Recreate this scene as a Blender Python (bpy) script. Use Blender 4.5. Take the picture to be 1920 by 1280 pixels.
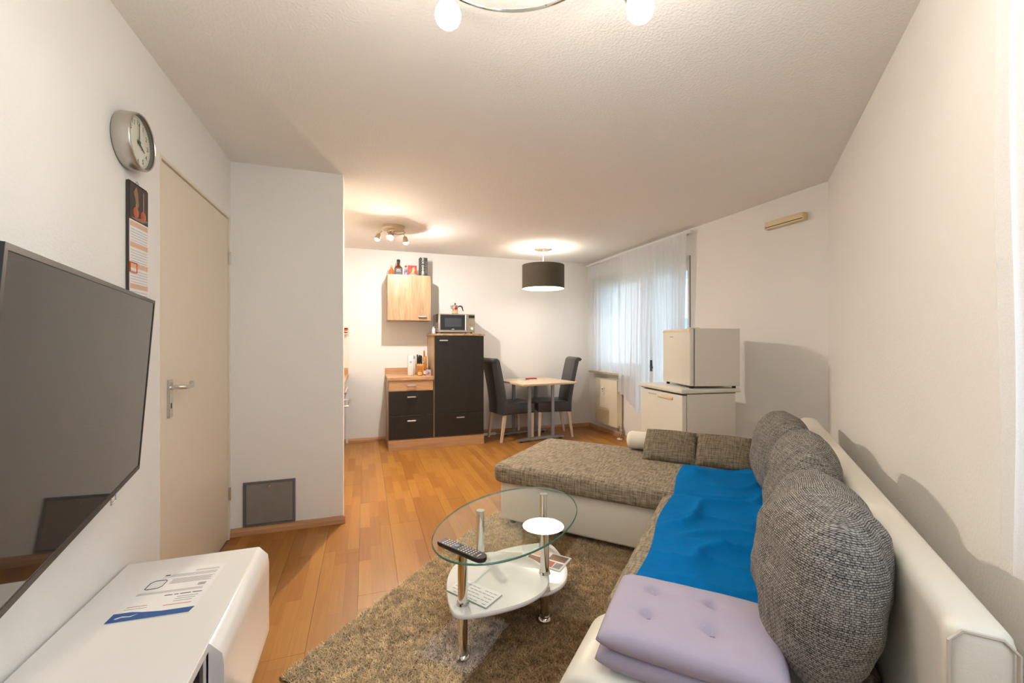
import bpy, bmesh, math, random
import numpy as np
from mathutils import Matrix, Vector
from mathutils import noise as mnoise

PI = math.pi
rnd = random.Random(7)
scene = bpy.context.scene
for o in list(bpy.data.objects):
    bpy.data.objects.remove(o)

# ---------------------------------------------------------------- camera
cam_d = bpy.data.cameras.new('camera')
cam_d.sensor_width = 36.0
cam_d.lens = 805.0 / 1920.0 * 36.0
cam_d.clip_start = 0.02
cam = bpy.data.objects.new('camera', cam_d)
scene.collection.objects.link(cam)
cam.location = (0, 0, 1.25)
cam.rotation_euler = (PI / 2, 0, -math.atan(275 / 805.0))
scene.camera = cam

# ---------------------------------------------------------------- world: pale overcast daylight
world = bpy.data.worlds.new('world')
scene.world = world
world.use_nodes = True
wn = world.node_tree.nodes
wn['Background'].inputs[0].default_value = (0.68, 0.83, 1.0, 1)
wn['Background'].inputs[1].default_value = 2.3

scene.cycles.caustics_reflective = False
scene.cycles.caustics_refractive = False
scene.view_settings.view_transform = 'Standard'
scene.view_settings.look = 'None'
scene.view_settings.exposure = 0.86
scene.view_settings.gamma = 1.0
scene.view_settings.use_curve_mapping = False

# light levels (watts) of the lamps the room has
W_NEAR = 2.7      # each of the five bulbs of the living room lamp
W_KITCHEN = 2.0   # the left warm kitchen spot
W_FRONT = 105.0     # the warm kitchen spot turned to the living room
W_SPOT = 58.0      # the strong kitchen spot
W_PEND_UP = 2.2
W_PEND_DOWN = 7.5
WARM = (1.0, 0.90, 0.76)
WARM2 = (1.0, 0.90, 0.76)
COOL = (1.0, 0.95, 0.89)
WARM_K = (1.0, 0.83, 0.60)

# room measures
XL, YB, XR, H = -0.815, 5.65, 3.143, 2.40
TH = math.radians(47.45)
SV = Vector((math.sin(TH), math.cos(TH), 0))     # along the sofa wall, away from the camera
WV = Vector((-math.cos(TH), math.sin(TH), 0))    # away from the sofa wall, into the room
SO = Vector((3.143, 2.183, 0))                   # corner of window wall and sofa wall
RS = PI / 2 - TH                                 # rotation of the sofa frame
def SW(s, w, z=0.0):
    p = SO + SV * s + WV * w
    return (p.x, p.y, z)

# daylight portals in the two window openings (no light of their own)
def portal(name, loc, rot, sx, sy):
    d = bpy.data.lights.new(name, 'AREA')
    d.shape = 'RECTANGLE'; d.size = sx; d.size_y = sy
    d.cycles.is_portal = True
    o = bpy.data.objects.new(name, d)
    scene.collection.objects.link(o)
    o.location = loc; o.rotation_euler = rot
portal('daylight_portal', (3.36, 4.52, 1.2), (PI / 2, 0, PI / 2), 2.1, 2.3)
pp = SW(-3.44, -0.21, 1.565)
portal('daylight_portal', pp, (PI / 2, 0, RS), 1.6, 1.5)

# ---------------------------------------------------------------- materials
MATS = {}
def nt(name):
    m = bpy.data.materials.new(name); m.use_nodes = True
    t = m.node_tree
    for n in list(t.nodes): t.nodes.remove(n)
    out = t.nodes.new('ShaderNodeOutputMaterial')
    MATS[name] = m
    return m, t, out
def nd(t, typ, **kw):
    n = t.nodes.new(typ)
    for k, v in kw.items():
        if k in n.bl_rna.properties: setattr(n, k, v)
        else: n.inputs[k.replace('_', ' ')].default_value = v
    return n
def c4(c): return (c[0], c[1], c[2], 1)
def lin(r, g, b):
    f = lambda x: (x / 255 / 12.92) if x / 255 <= 0.04045 else ((x / 255 + 0.055) / 1.055) ** 2.4
    return (f(r), f(g), f(b))
def principled(t, out, **kw):
    p = t.nodes.new('ShaderNodeBsdfPrincipled')
    for k, v in kw.items(): p.inputs[k].default_value = v
    t.links.new(p.outputs[0], out.inputs[0])
    return p
def plain(name, col, rough=0.5, metal=0.0, var=0.04, bump=0.0, bscale=200.0, coat=0.0, vscale=8.0, spec=0.5, sheen=0.0):
    """a painted / moulded surface: slight tone variation and optional fine relief"""
    m, t, out = nt(name)
    p = principled(t, out, Roughness=rough, Metallic=metal)
    p.inputs['Coat Weight'].default_value = coat
    p.inputs['Coat Roughness'].default_value = 0.05
    p.inputs['Specular IOR Level'].default_value = spec
    p.inputs['Sheen Weight'].default_value = sheen
    tc = t.nodes.new('ShaderNodeTexCoord')
    n = nd(t, 'ShaderNodeTexNoise', Scale=vscale, Detail=3.0)
    t.links.new(tc.outputs['Object'], n.inputs['Vector'])
    mx = nd(t, 'ShaderNodeMix', data_type='RGBA')
    mx.inputs[6].default_value = c4([x * (1 - var) for x in col]); mx.inputs[7].default_value = c4([min(1, x * (1 + var)) for x in col])
    t.links.new(n.outputs['Fac'], mx.inputs[0]); t.links.new(mx.outputs[2], p.inputs['Base Color'])
    if bump:
        b = nd(t, 'ShaderNodeBump', Strength=bump, Distance=0.002)
        n2 = nd(t, 'ShaderNodeTexNoise', Scale=bscale, Detail=2.0)
        t.links.new(tc.outputs['Object'], n2.inputs['Vector'])
        t.links.new(n2.outputs['Fac'], b.inputs['Height']); t.links.new(b.outputs[0], p.inputs['Normal'])
    return m
def emit(name, col, strength):
    m, t, out = nt(name)
    e = nd(t, 'ShaderNodeEmission', Strength=strength); e.inputs[0].default_value = c4(col)
    t.links.new(e.outputs[0], out.inputs[0]); return m
def wood(name, ca, cb, scale=(2.0, 30.0, 30.0), rough=0.4, coat=0.0):
    m, t, out = nt(name)
    p = principled(t, out, Roughness=rough); p.inputs['Coat Weight'].default_value = coat
    tc = t.nodes.new('ShaderNodeTexCoord'); mp = nd(t, 'ShaderNodeMapping'); mp.inputs['Scale'].default_value = scale
    t.links.new(tc.outputs['Object'], mp.inputs[0])
    n = nd(t, 'ShaderNodeTexNoise', Scale=1.0, Detail=6.0, Roughness=0.65, Distortion=0.6)
    t.links.new(mp.outputs[0], n.inputs['Vector'])
    r = t.nodes.new('ShaderNodeValToRGB'); r.color_ramp.elements[0].position = 0.3; r.color_ramp.elements[1].position = 0.7
    r.color_ramp.elements[0].color = c4(ca); r.color_ramp.elements[1].color = c4(cb)
    t.links.new(n.outputs['Fac'], r.inputs[0]); t.links.new(r.outputs[0], p.inputs['Base Color'])
    b = nd(t, 'ShaderNodeBump', Strength=0.15, Distance=0.001)
    t.links.new(n.outputs['Fac'], b.inputs['Height']); t.links.new(b.outputs[0], p.inputs['Normal'])
    return m
def plaster(name, col, sc, strength):
    m, t, out = nt(name)
    p = principled(t, out, Roughness=0.85); p.inputs['Base Color'].default_value = c4(col)
    p.inputs['Specular IOR Level'].default_value = 0.25
    g = t.nodes.new('ShaderNodeNewGeometry')
    n = nd(t, 'ShaderNodeTexNoise', Scale=sc, Detail=4.0, Roughness=0.6)
    v = nd(t, 'ShaderNodeTexVoronoi', Scale=sc * 0.8)
    t.links.new(g.outputs['Position'], n.inputs['Vector']); t.links.new(g.outputs['Position'], v.inputs['Vector'])
    ad = nd(t, 'ShaderNodeMath', operation='ADD'); t.links.new(n.outputs['Fac'], ad.inputs[0]); t.links.new(v.outputs['Distance'], ad.inputs[1])
    b = nd(t, 'ShaderNodeBump', Strength=strength, Distance=0.004)
    t.links.new(ad.outputs[0], b.inputs['Height']); t.links.new(b.outputs[0], p.inputs['Normal'])
    return m
def laminate(name):
    """three-strip beech laminate print; strips run along world Y"""
    m, t, out = nt(name)
    p = principled(t, out, Roughness=0.34); p.inputs['Specular IOR Level'].default_value = 0.4
    g = t.nodes.new('ShaderNodeNewGeometry')
    sx = t.nodes.new('ShaderNodeSeparateXYZ'); t.links.new(g.outputs['Position'], sx.inputs[0])
    cx = t.nodes.new('ShaderNodeCombineXYZ')
    t.links.new(sx.outputs['Y'], cx.inputs[0])
    off = nd(t, 'ShaderNodeMath', operation='ADD'); off.inputs[1].default_value = 0.815 + 6.5
    t.links.new(sx.outputs['X'], off.inputs[0]); t.links.new(off.outputs[0], cx.inputs[1])
    br = nd(t, 'ShaderNodeTexBrick', Scale=1.0)
    br.offset = 0.37; br.offset_frequency = 2; br.squash = 1.0
    br.inputs['Brick Width'].default_value = 0.46; br.inputs['Row Height'].default_value = 0.065
    br.inputs['Mortar Size'].default_value = 0.0006; br.inputs['Mortar Smooth'].default_value = 0.3
    br.inputs['Color1'].default_value = c4(lin(158, 102, 41)); br.inputs['Color2'].default_value = c4(lin(184, 130, 60))
    br.inputs['Mortar'].default_value = c4(lin(150, 96, 40))
    t.links.new(cx.outputs[0], br.inputs['Vector'])
    mp = nd(t, 'ShaderNodeMapping'); mp.inputs['Scale'].default_value = (3.0, 60.0, 1.0)
    t.links.new(cx.outputs[0], mp.inputs[0])
    ns = nd(t, 'ShaderNodeTexNoise', Scale=1.0, Detail=5.0, Roughness=0.6, Distortion=0.8)
    t.links.new(mp.outputs[0], ns.inputs['Vector'])
    mx = nd(t, 'ShaderNodeMix', data_type='RGBA', blend_type='MULTIPLY'); mx.inputs[0].default_value = 0.45
    r = t.nodes.new('ShaderNodeValToRGB'); r.color_ramp.elements[0].position = 0.25; r.color_ramp.elements[1].position = 0.7
    r.color_ramp.elements[0].color = (0.62, 0.55, 0.45, 1); r.color_ramp.elements[1].color = (1, 1, 1, 1)
    t.links.new(ns.outputs['Fac'], r.inputs[0]); t.links.new(br.outputs['Color'], mx.inputs[6]); t.links.new(r.outputs[0], mx.inputs[7])
    t.links.new(mx.outputs[2], p.inputs['Base Color'])
    return m
def tweed(name, dark, light, bw=0.012, bh=0.0045, streak=(7.0, 170.0), knit=0.5, mort=0.24):
    """woven melange; UVs are metres on the cloth"""
    m, t, out = nt(name)
    p = principled(t, out, Roughness=0.95); p.inputs['Specular IOR Level'].default_value = 0.15
    uv = t.nodes.new('ShaderNodeUVMap')
    br = nd(t, 'ShaderNodeTexBrick', Scale=1.0)
    br.inputs['Brick Width'].default_value = bw; br.inputs['Row Height'].default_value = bh
    br.inputs['Mortar Size'].default_value = bh * mort; br.inputs['Mortar Smooth'].default_value = 0.9
    br.inputs['Color1'].default_value = c4(light); br.inputs['Color2'].default_value = c4([0.55 * a + 0.45 * b for a, b in zip(light, dark)])
    br.inputs['Mortar'].default_value = c4(dark)
    wob = nd(t, 'ShaderNodeTexNoise', Scale=60.0, Detail=2.0); t.links.new(uv.outputs[0], wob.inputs['Vector'])
    wv_ = nd(t, 'ShaderNodeVectorMath', operation='SCALE'); wv_.inputs['Scale'].default_value = 0.006; t.links.new(wob.outputs['Color'], wv_.inputs[0])
    wa_ = nd(t, 'ShaderNodeVectorMath', operation='ADD'); t.links.new(uv.outputs[0], wa_.inputs[0]); t.links.new(wv_.outputs[0], wa_.inputs[1])
    t.links.new(wa_.outputs[0], br.inputs['Vector'])
    br.offset = 0.35
    mp = nd(t, 'ShaderNodeMapping'); mp.inputs['Scale'].default_value = (streak[0], streak[1], 1)
    t.links.new(uv.outputs[0], mp.inputs[0])
    ns = nd(t, 'ShaderNodeTexNoise', Scale=1.0, Detail=3.0, Roughness=0.7); t.links.new(mp.outputs[0], ns.inputs['Vector'])
    mp2 = nd(t, 'ShaderNodeMapping'); mp2.inputs['Scale'].default_value = (streak[1] * 0.7, streak[0] * 1.5, 1)
    t.links.new(uv.outputs[0], mp2.inputs[0])
    ns2 = nd(t, 'ShaderNodeTexNoise', Scale=1.0, Detail=2.0, Roughness=0.6); t.links.new(mp2.outputs[0], ns2.inputs['Vector'])
    ad = nd(t, 'ShaderNodeMath', operation='MULTIPLY_ADD'); ad.inputs[1].default_value = 0.4
    t.links.new(ns2.outputs['Fac'], ad.inputs[0]); 
    ad0 = nd(t, 'ShaderNodeMath', operation='MULTIPLY'); ad0.inputs[1].default_value = 0.6
    t.links.new(ns.outputs['Fac'], ad0.inputs[0]); t.links.new(ad0.outputs[0], ad.inputs[2])
    r = t.nodes.new('ShaderNodeValToRGB'); r.color_ramp.elements[0].position = 0.40; r.color_ramp.elements[1].position = 0.60
    r.color_ramp.elements[0].color = c4(dark); r.color_ramp.elements[1].color = c4(light)
    t.links.new(ad.outputs[0], r.inputs[0])
    mx = nd(t, 'ShaderNodeMix', data_type='RGBA'); mx.inputs[0].default_value = knit
    t.links.new(r.outputs[0], mx.inputs[6]); t.links.new(br.outputs['Color'], mx.inputs[7]); t.links.new(mx.outputs[2], p.inputs['Base Color'])
    b = nd(t, 'ShaderNodeBump', Strength=0.5, Distance=0.002); 
    iv = nd(t, 'ShaderNodeMath', operation='SUBTRACT'); iv.inputs[0].default_value = 1.0
    t.links.new(br.outputs['Fac'], iv.inputs[1]); t.links.new(iv.outputs[0], b.inputs['Height']); t.links.new(b.outputs[0], p.inputs['Normal'])
    return m
def glass(name, tint=(0.93, 0.97, 0.95), ior=1.5, rough=0.0):
    m, t, out = nt(name)
    tr = t.nodes.new('ShaderNodeBsdfTransparent'); tr.inputs[0].default_value = c4(tint)
    gl = nd(t, 'ShaderNodeBsdfGlossy', Roughness=rough); gl.inputs[0].default_value = (1, 1, 1, 1)
    fr = nd(t, 'ShaderNodeFresnel', IOR=ior)
    mx = t.nodes.new('ShaderNodeMixShader')
    gm = t.nodes.new('ShaderNodeNewGeometry')      # one reflection per pane: at the face the light enters by
    iv = nd(t, 'ShaderNodeMath', operation='SUBTRACT'); iv.inputs[0].default_value = 1.0
    t.links.new(gm.outputs['Backfacing'], iv.inputs[1])
    ml = nd(t, 'ShaderNodeMath', operation='MULTIPLY'); t.links.new(fr.outputs[0], ml.inputs[0]); t.links.new(iv.outputs[0], ml.inputs[1])
    t.links.new(ml.outputs[0], mx.inputs[0]); t.links.new(tr.outputs[0], mx.inputs[1]); t.links.new(gl.outputs[0], mx.inputs[2])
    t.links.new(mx.outputs[0], out.inputs[0]); return m
def sheer(name, col, clear, transl=0.6):
    """thin curtain voile: part open weave, part scattering cloth"""
    m, t, out = nt(name)
    tr = t.nodes.new('ShaderNodeBsdfTransparent')
    df = nd(t, 'ShaderNodeBsdfDiffuse'); df.inputs[0].default_value = c4(col)
    tl = nd(t, 'ShaderNodeBsdfTranslucent'); tl.inputs[0].default_value = c4(col)
    a = t.nodes.new('ShaderNodeMixShader'); a.inputs[0].default_value = transl
    t.links.new(df.outputs[0], a.inputs[1]); t.links.new(tl.outputs[0], a.inputs[2])
    b = t.nodes.new('ShaderNodeMixShader')
    uv = t.nodes.new('ShaderNodeTexCoord'); n = nd(t, 'ShaderNodeTexNoise', Scale=400.0, Detail=1.0)
    t.links.new(uv.outputs['Object'], n.inputs['Vector'])
    mr = nd(t, 'ShaderNodeMapRange'); mr.inputs['To Min'].default_value = clear - 0.04; mr.inputs['To Max'].default_value = clear + 0.04
    t.links.new(n.outputs['Fac'], mr.inputs[0]); t.links.new(mr.outputs[0], b.inputs[0])
    t.links.new(a.outputs[0], b.inputs[1]); t.links.new(tr.outputs[0], b.inputs[2]); t.links.new(b.outputs[0], out.inputs[0])
    return m
def attr_mat(name, rough=0.95):
    m, t, out = nt(name)
    p = principled(t, out, Roughness=rough); p.inputs['Specular IOR Level'].default_value = 0.1
    a = nd(t, 'ShaderNodeAttribute', attribute_name='Col'); t.links.new(a.outputs['Color'], p.inputs['Base Color'])
    return m

plaster('wall', (0.87, 0.85, 0.82), 130.0, 0.20)
plaster('ceiling', (0.90, 0.88, 0.85), 115.0, 0.34)
laminate('laminate')
plain('slab', (0.35, 0.3, 0.24), 0.8)
wood('beech_trim', lin(178, 130, 92), lin(204, 158, 118), (2.0, 2.0, 40.0))
wood('oak', lin(148, 114, 80), lin(190, 160, 124), (26.0, 26.0, 2.2))
wood('oak_h', lin(176, 132, 94), lin(206, 166, 124), (2.2, 30.0, 30.0))
wood('oak_end', lin(170, 124, 84), lin(214, 172, 126), (5.0, 40.0, 40.0))
wood('black_front', (0.009, 0.007, 0.0048), (0.015, 0.012, 0.008), (40.0, 40.0, 2.0), rough=0.5)
wood('table_top', lin(222, 192, 156), lin(236, 212, 180), (3.0, 30.0, 30.0), rough=0.3)
wood('pale_leg', lin(214, 192, 168), lin(230, 210, 188), (30.0, 30.0, 3.0))
wood('dark_oak', lin(52, 42, 44), lin(84, 70, 68), (3.0, 40.0, 40.0), rough=0.5)
wood('block_wood', lin(166, 104, 44), lin(206, 148, 78), (30.0, 30.0, 4.0))
wood('board_wood', lin(196, 148, 88), lin(222, 184, 128), (30.0, 30.0, 4.0))
plain('door_cream', lin(234, 222, 202), 0.35, var=0.01)
plain('frame_cream', lin(232, 220, 200), 0.45, var=0.01)
plain('seam_brown', lin(110, 80, 54), 0.7)
plain('brushed', (0.56, 0.53, 0.49), 0.32, 1.0, var=0.05, vscale=60.0)
plain('chrome', (0.72, 0.70, 0.67), 0.06, 1.0, var=0.02)
plain('satin', (0.70, 0.68, 0.65), 0.25, 1.0)
plain('brass_nickel', (0.66, 0.57, 0.44), 0.28, 1.0)
plain('white_gloss', lin(236, 234, 232), 0.12, var=0.01, coat=0.4)
plain('white_satin', lin(232, 230, 228), 0.35, var=0.01)
plain('white_enamel', lin(226, 220, 208), 0.30, var=0.01)
plain('white_enamel_side', lin(228, 221, 210), 0.35, var=0.01)
plain('rubber', (0.015, 0.015, 0.015), 0.7)
plain('black_plastic', (0.012, 0.012, 0.012), 0.32, var=0.02)
plain('dark_frame', (0.03, 0.029, 0.028), 0.4)
plain('tv_screen', (0.016, 0.015, 0.014), 0.035, var=0.0, coat=0.0, spec=0.9)
plain('leather_white', lin(232, 227, 216), 0.42, var=0.02, bump=0.15, bscale=260.0)
plain('leather_grey', lin(66, 66, 68), 0.33, var=0.06, bump=0.12, bscale=220.0)
plain('piping', lin(206, 200, 188), 0.5)
plain('fleece', lin(0, 114, 184), 0.95, var=0.12, bump=0.5, bscale=420.0, vscale=30.0, spec=0.1)
plain('lavender', lin(177, 168, 188), 0.9, var=0.03, bump=0.15, bscale=500.0)
plain('lavender_dark', lin(150, 136, 170), 0.9)
plain('white_towel', lin(232, 226, 212), 0.7, bump=0.1)
tweed('tweed', lin(98, 86, 73), lin(192, 178, 156), 0.012, 0.005, (9.0, 150.0), 0.22)
tweed('tweed_cushion', lin(80, 71, 60), lin(166, 152, 130), 0.010, 0.0045, (9.0, 170.0), 0.25)
tweed('knit', lin(22, 21, 22), lin(188, 182, 174), 0.0100, 0.0050, (9.0, 150.0), 0.75, 0.32)
glass('glass_clear')
glass('pane', (0.94, 0.97, 0.97), 1.35)
glass('bottle_glass', (0.86, 0.88, 0.88), 1.45)
plain('glass_edge', lin(46, 110, 92), 0.08, coat=0.6)
sheer('voile', (0.90, 0.91, 0.93), 0.08)
sheer('voile_near', (0.92, 0.93, 0.96), 0.58)
plain('steel_panel', lin(146, 142, 138), 0.5, 0.35, var=0.16, vscale=14.0)
plain('steel_frame', lin(112, 114, 116), 0.5, 0.3, var=0.1, vscale=14.0)
plain('radiator', lin(232, 222, 198), 0.4, var=0.01)
plain('radiator_grille', lin(206, 190, 158), 0.5)
plain('beige_plastic', lin(226, 206, 168), 0.5, var=0.02)
plain('dark_gap', (0.02, 0.018, 0.015), 0.8)
plain('shade_cloth', lin(84, 76, 62), 0.9, bump=0.3, bscale=500.0)
plain('shade_lining', (0.85, 0.82, 0.76), 0.7)
plain('paper', lin(236, 234, 234), 0.75, var=0.01)
plain('print_grey', lin(168, 164, 168), 0.8)
plain('print_dark', lin(72, 74, 84), 0.8)
plain('print_red', lin(196, 120, 96), 0.8)
plain('print_peach', lin(222, 186, 160), 0.8)
plain('print_orange', lin(214, 92, 40), 0.7)
plain('print_blue', lin(38, 84, 150), 0.6, var=0.08)
plain('photo_dark', lin(62, 52, 48), 0.5, var=0.3, vscale=30.0)
plain('photo_tan', lin(150, 116, 92), 0.6, var=0.3, vscale=40.0)
plain('ornament', lin(190, 84, 40), 0.3, var=0.25, vscale=60.0)
plain('clock_face', lin(232, 226, 210), 0.6)
plain('clock_rim_in', lin(84, 80, 74), 0.5)
plain('whiskey', lin(92, 42, 14), 0.12, var=0.1, coat=0.6)
plain('label_black', lin(38, 38, 40), 0.5, var=0.15, vscale=80.0)
plain('orange_drink', lin(226, 104, 44), 0.3, var=0.2, vscale=70.0)
plain('red_plastic', lin(196, 34, 30), 0.35)
plain('red_card', lin(206, 46, 34), 0.5, var=0.15, vscale=60.0)
plain('green_black_card', lin(40, 48, 44), 0.5, var=0.2, vscale=60.0)
plain('skin_print', lin(232, 178, 122), 0.6, var=0.25, vscale=120.0)
plain('honey', lin(198, 124, 34), 0.25, var=0.1, coat=0.5)
plain('label_white', lin(230, 226, 222), 0.6, var=0.04)
plain('label_lilac', lin(168, 164, 190), 0.6, var=0.15, vscale=90.0)
plain('label_peach', lin(232, 176, 128), 0.6, var=0.2, vscale=90.0)
plain('leaf_green', lin(70, 120, 52), 0.6, var=0.2)
plain('tile_white', lin(232, 224, 212), 0.15, coat=0.3)
plain('microwave_glass', (0.010, 0.012, 0.016), 0.06, spec=0.9)
plain('microwave_inner', (0.05, 0.06, 0.075), 0.25, vscale=60.0)
plain('button_white', lin(206, 200, 196), 0.5)
plain('button_red', lin(190, 60, 60), 0.5)
plain('button_orange', lin(220, 130, 70), 0.5)
plain('button_blue', lin(110, 130, 160), 0.5)
plain('table_steel', lin(150, 150, 150), 0.4, 0.5)
plain('bark', lin(92, 84, 76), 0.9, var=0.2)
plain('leaf_pale', lin(150, 165, 140), 0.8, var=0.2)
plain('blind_grey', lin(205, 212, 220), 0.5)
plain('sill_stone', lin(196, 180, 156), 0.4, var=0.1, vscale=80.0)
plain('render_pale', (0.62, 0.63, 0.63), 0.9, bump=0.1)
plain('roof_tile', (0.25, 0.12, 0.08), 0.8)
plain('house_pane', (0.25, 0.30, 0.34), 0.1)
plain('yard_green', (0.20, 0.24, 0.14), 0.95, var=0.2)
attr_mat('pile')
plain('rug_back', lin(112, 98, 84), 0.95)

# ---------------------------------------------------------------- geometry
class G:
    def __init__(self): self.v = []; self.f = []; self.uv = None
    def _add(self, vs, fs):
        k = len(self.v); self.v += [tuple(p) for p in vs]; self.f += [tuple(i + k for i in f) for f in fs]
        return self
    def box(self, x0, x1, y0, y1, z0, z1, bev=0.0, seg=2, M=None):
        vs = [(x, y, z) for x in (x0, x1) for y in (y0, y1) for z in (z0, z1)]
        fs = [(0, 1, 3, 2), (4, 6, 7, 5), (0, 4, 5, 1), (2, 3, 7, 6), (0, 2, 6, 4), (1, 5, 7, 3)]
        if bev > 0:
            bm = bmesh.new(); bv = [bm.verts.new(p) for p in vs]
            for f in fs: bm.faces.new([bv[i] for i in f])
            bmesh.ops.bevel(bm, geom=list(bm.edges), offset=bev, segments=seg, profile=0.5, affect='EDGES', clamp_overlap=True)
            bm.verts.index_update()
            vs = [tuple(p.co) for p in bm.verts]; fs = [tuple(q.index for q in f.verts) for f in bm.faces]; bm.free()
        if M is not None: vs = [tuple(M @ Vector(p)) for p in vs]
        return self._add(vs, fs)
    def cyl(self, c, r, z0, z1, n=24, r2=None, axis='z', cap=True):
        r2 = r if r2 is None else r2
        vs = []
        for i in range(n):
            a = 2 * PI * i / n; vs.append((r * math.cos(a), r * math.sin(a), z0))
        for i in range(n):
            a = 2 * PI * i / n; vs.append((r2 * math.cos(a), r2 * math.sin(a), z1))
        fs = [(i, (i + 1) % n, n + (i + 1) % n, n + i) for i in range(n)]
        if cap: fs += [tuple(range(n - 1, -1, -1)), tuple(range(n, 2 * n))]
        if axis == 'x': vs = [(z, x, y) for x, y, z in vs]
        elif axis == 'y': vs = [(y, z, x) for x, y, z in vs]
        vs = [(x + c[0], y + c[1], z + c[2]) for x, y, z in vs]
        return self._add(vs, fs)
    def lathe(self, prof, n=24, c=(0, 0, 0), M=None, cap=True):
        vs = []; m = len(prof)
        for r, z in prof:
            for i in range(n):
                a = 2 * PI * i / n; vs.append((r * math.cos(a), r * math.sin(a), z))
        fs = []
        for j in range(m - 1):
            for i in range(n): fs.append((j * n + i, j * n + (i + 1) % n, (j + 1) * n + (i + 1) % n, (j + 1) * n + i))
        if cap: fs += [tuple(range(n - 1, -1, -1)), tuple(range((m - 1) * n, m * n))]
        if M is not None: vs = [tuple(M @ Vector(p)) for p in vs]
        vs = [(x + c[0], y + c[1], z + c[2]) for x, y, z in vs]
        return self._add(vs, fs)
    def prism(self, pts, z0, z1, M=None):
        n = len(pts)
        vs = [(x, y, z0) for x, y in pts] + [(x, y, z1) for x, y in pts]
        fs = [tuple(range(n - 1, -1, -1)), tuple(range(n, 2 * n))] + [(i, (i + 1) % n, n + (i + 1) % n, n + i) for i in range(n)]
        if M is not None: vs = [tuple(M @ Vector(p)) for p in vs]
        return self._add(vs, fs)
    def tube(self, path, r, n=10, closed=False, cap=True):
        P = [Vector(p) for p in path]; m = len(P)
        rr = r if isinstance(r, (list, tuple)) else [r] * m
        vs = []; up = None
        for i in range(m):
            a = P[i - 1] if (i or closed) else P[0]; b = P[(i + 1) % m] if (i < m - 1 or closed) else P[m - 1]
            d = (b - a).normalized()
            if up is None: up = d.orthogonal().normalized()
            up = (up - d * up.dot(d)); up = up.normalized() if up.length > 1e-6 else d.orthogonal().normalized()
            s = d.cross(up)
            for k in range(n):
                t = 2 * PI * k / n; vs.append(tuple(P[i] + (up * math.cos(t) + s * math.sin(t)) * rr[i]))
        fs = []
        for i in range(m if closed else m - 1):
            j = (i + 1) % m
            for k in range(n): fs.append((i * n + k, i * n + (k + 1) % n, j * n + (k + 1) % n, j * n + k))
        if cap and not closed: fs += [tuple(range(n - 1, -1, -1)), tuple(range((m - 1) * n, m * n))]
        return self._add(vs, fs)
    def sphere(self, c, r, n=16, m=10, sc=(1, 1, 1)):
        prof = [(max(1e-4, r * math.sin(PI * j / m)), -r * math.cos(PI * j / m)) for j in range(m + 1)]
        k = len(self.v); self.lathe(prof, n)
        for i in range(k, len(self.v)):
            x, y, z = self.v[i]; self.v[i] = (x * sc[0] + c[0], y * sc[1] + c[1], z * sc[2] + c[2])
        return self
    def xf(self, M):
        self.v = [tuple(M @ Vector(p)) for p in self.v]; return self

C = scene.collection.objects
WM = {}
def wmat(o): return WM.get(o.name, Matrix.Identity(4))
def box_uv(me):
    uvl = me.uv_layers.new(name='UVMap')
    co = [v.co for v in me.vertices]
    for p in me.polygons:
        n = p.normal; ax = max(range(3), key=lambda i: abs(n[i]))
        for li in p.loop_indices:
            c = co[me.loops[li].vertex_index]
            uvl.data[li].uv = ((c[1], c[2]), (c[0], c[2]), (c[1], c[0]))[ax] if ax != 1 else (c[0], c[2])
def mesh_of(name, g, mat, smooth=True, angle=35):
    me = bpy.data.meshes.new(name)
    me.from_pydata(g.v, [], g.f)
    bm = bmesh.new(); bm.from_mesh(me); bmesh.ops.recalc_face_normals(bm, faces=bm.faces); bm.to_mesh(me); bm.free()
    me.update()
    if g.uv is not None:
        uvl = me.uv_layers.new(name='UVMap')
        for l in me.loops: uvl.data[l.index].uv = g.uv[l.vertex_index]
    else: box_uv(me)
    if smooth:
        me.polygons.foreach_set('use_smooth', [True] * len(me.polygons)); me.set_sharp_from_angle(angle=math.radians(angle))
    me.materials.append(MATS[mat])
    return me
def tag(o, label, cat, group=None):
    o['label'] = label; o['category'] = cat
    if group: o['group'] = group
    return o
def thing(name, label, cat, loc=(0, 0, 0), rz=0.0, group=None, rot=None):
    o = bpy.data.objects.new(name, None); C.link(o); o.empty_display_size = 0.1
    o.location = loc; o.rotation_euler = rot if rot else (0, 0, rz)
    WM[o.name] = Matrix.Translation(loc) @ o.rotation_euler.to_matrix().to_4x4()
    return tag(o, label, cat, group)
def part(name, g, mat, parent, label=None, world=False, smooth=True, angle=35):
    """a mesh of its own under its thing; geometry in the thing's frame, or in world metres"""
    if world: g.xf(wmat(parent).inverted())
    o = bpy.data.objects.new(name, mesh_of(name, g, mat, smooth, angle)); C.link(o); o.parent = parent
    WM[o.name] = wmat(parent)
    if label: o['label'] = label
    return o
def single(name, g, mat, label, cat, group=None, smooth=True, angle=35):
    """a thing that is one mesh, its origin at the middle of its base"""
    a = np.array(g.v); lo, hi = a.min(0), a.max(0); c = Vector(((lo[0] + hi[0]) / 2, (lo[1] + hi[1]) / 2, lo[2]))
    g.xf(Matrix.Translation(-c))
    o = bpy.data.objects.new(name, mesh_of(name, g, mat, smooth, angle)); C.link(o); o.location = c
    WM[o.name] = Matrix.Translation(c)
    return tag(o, label, cat, group)
def struct(name, g, mat, label, cat, smooth=False):
    o = bpy.data.objects.new(name, mesh_of(name, g, mat, smooth)); C.link(o)
    o['kind'] = 'structure'; tag(o, label, cat); WM[o.name] = Matrix.Identity(4)
    return o
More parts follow.
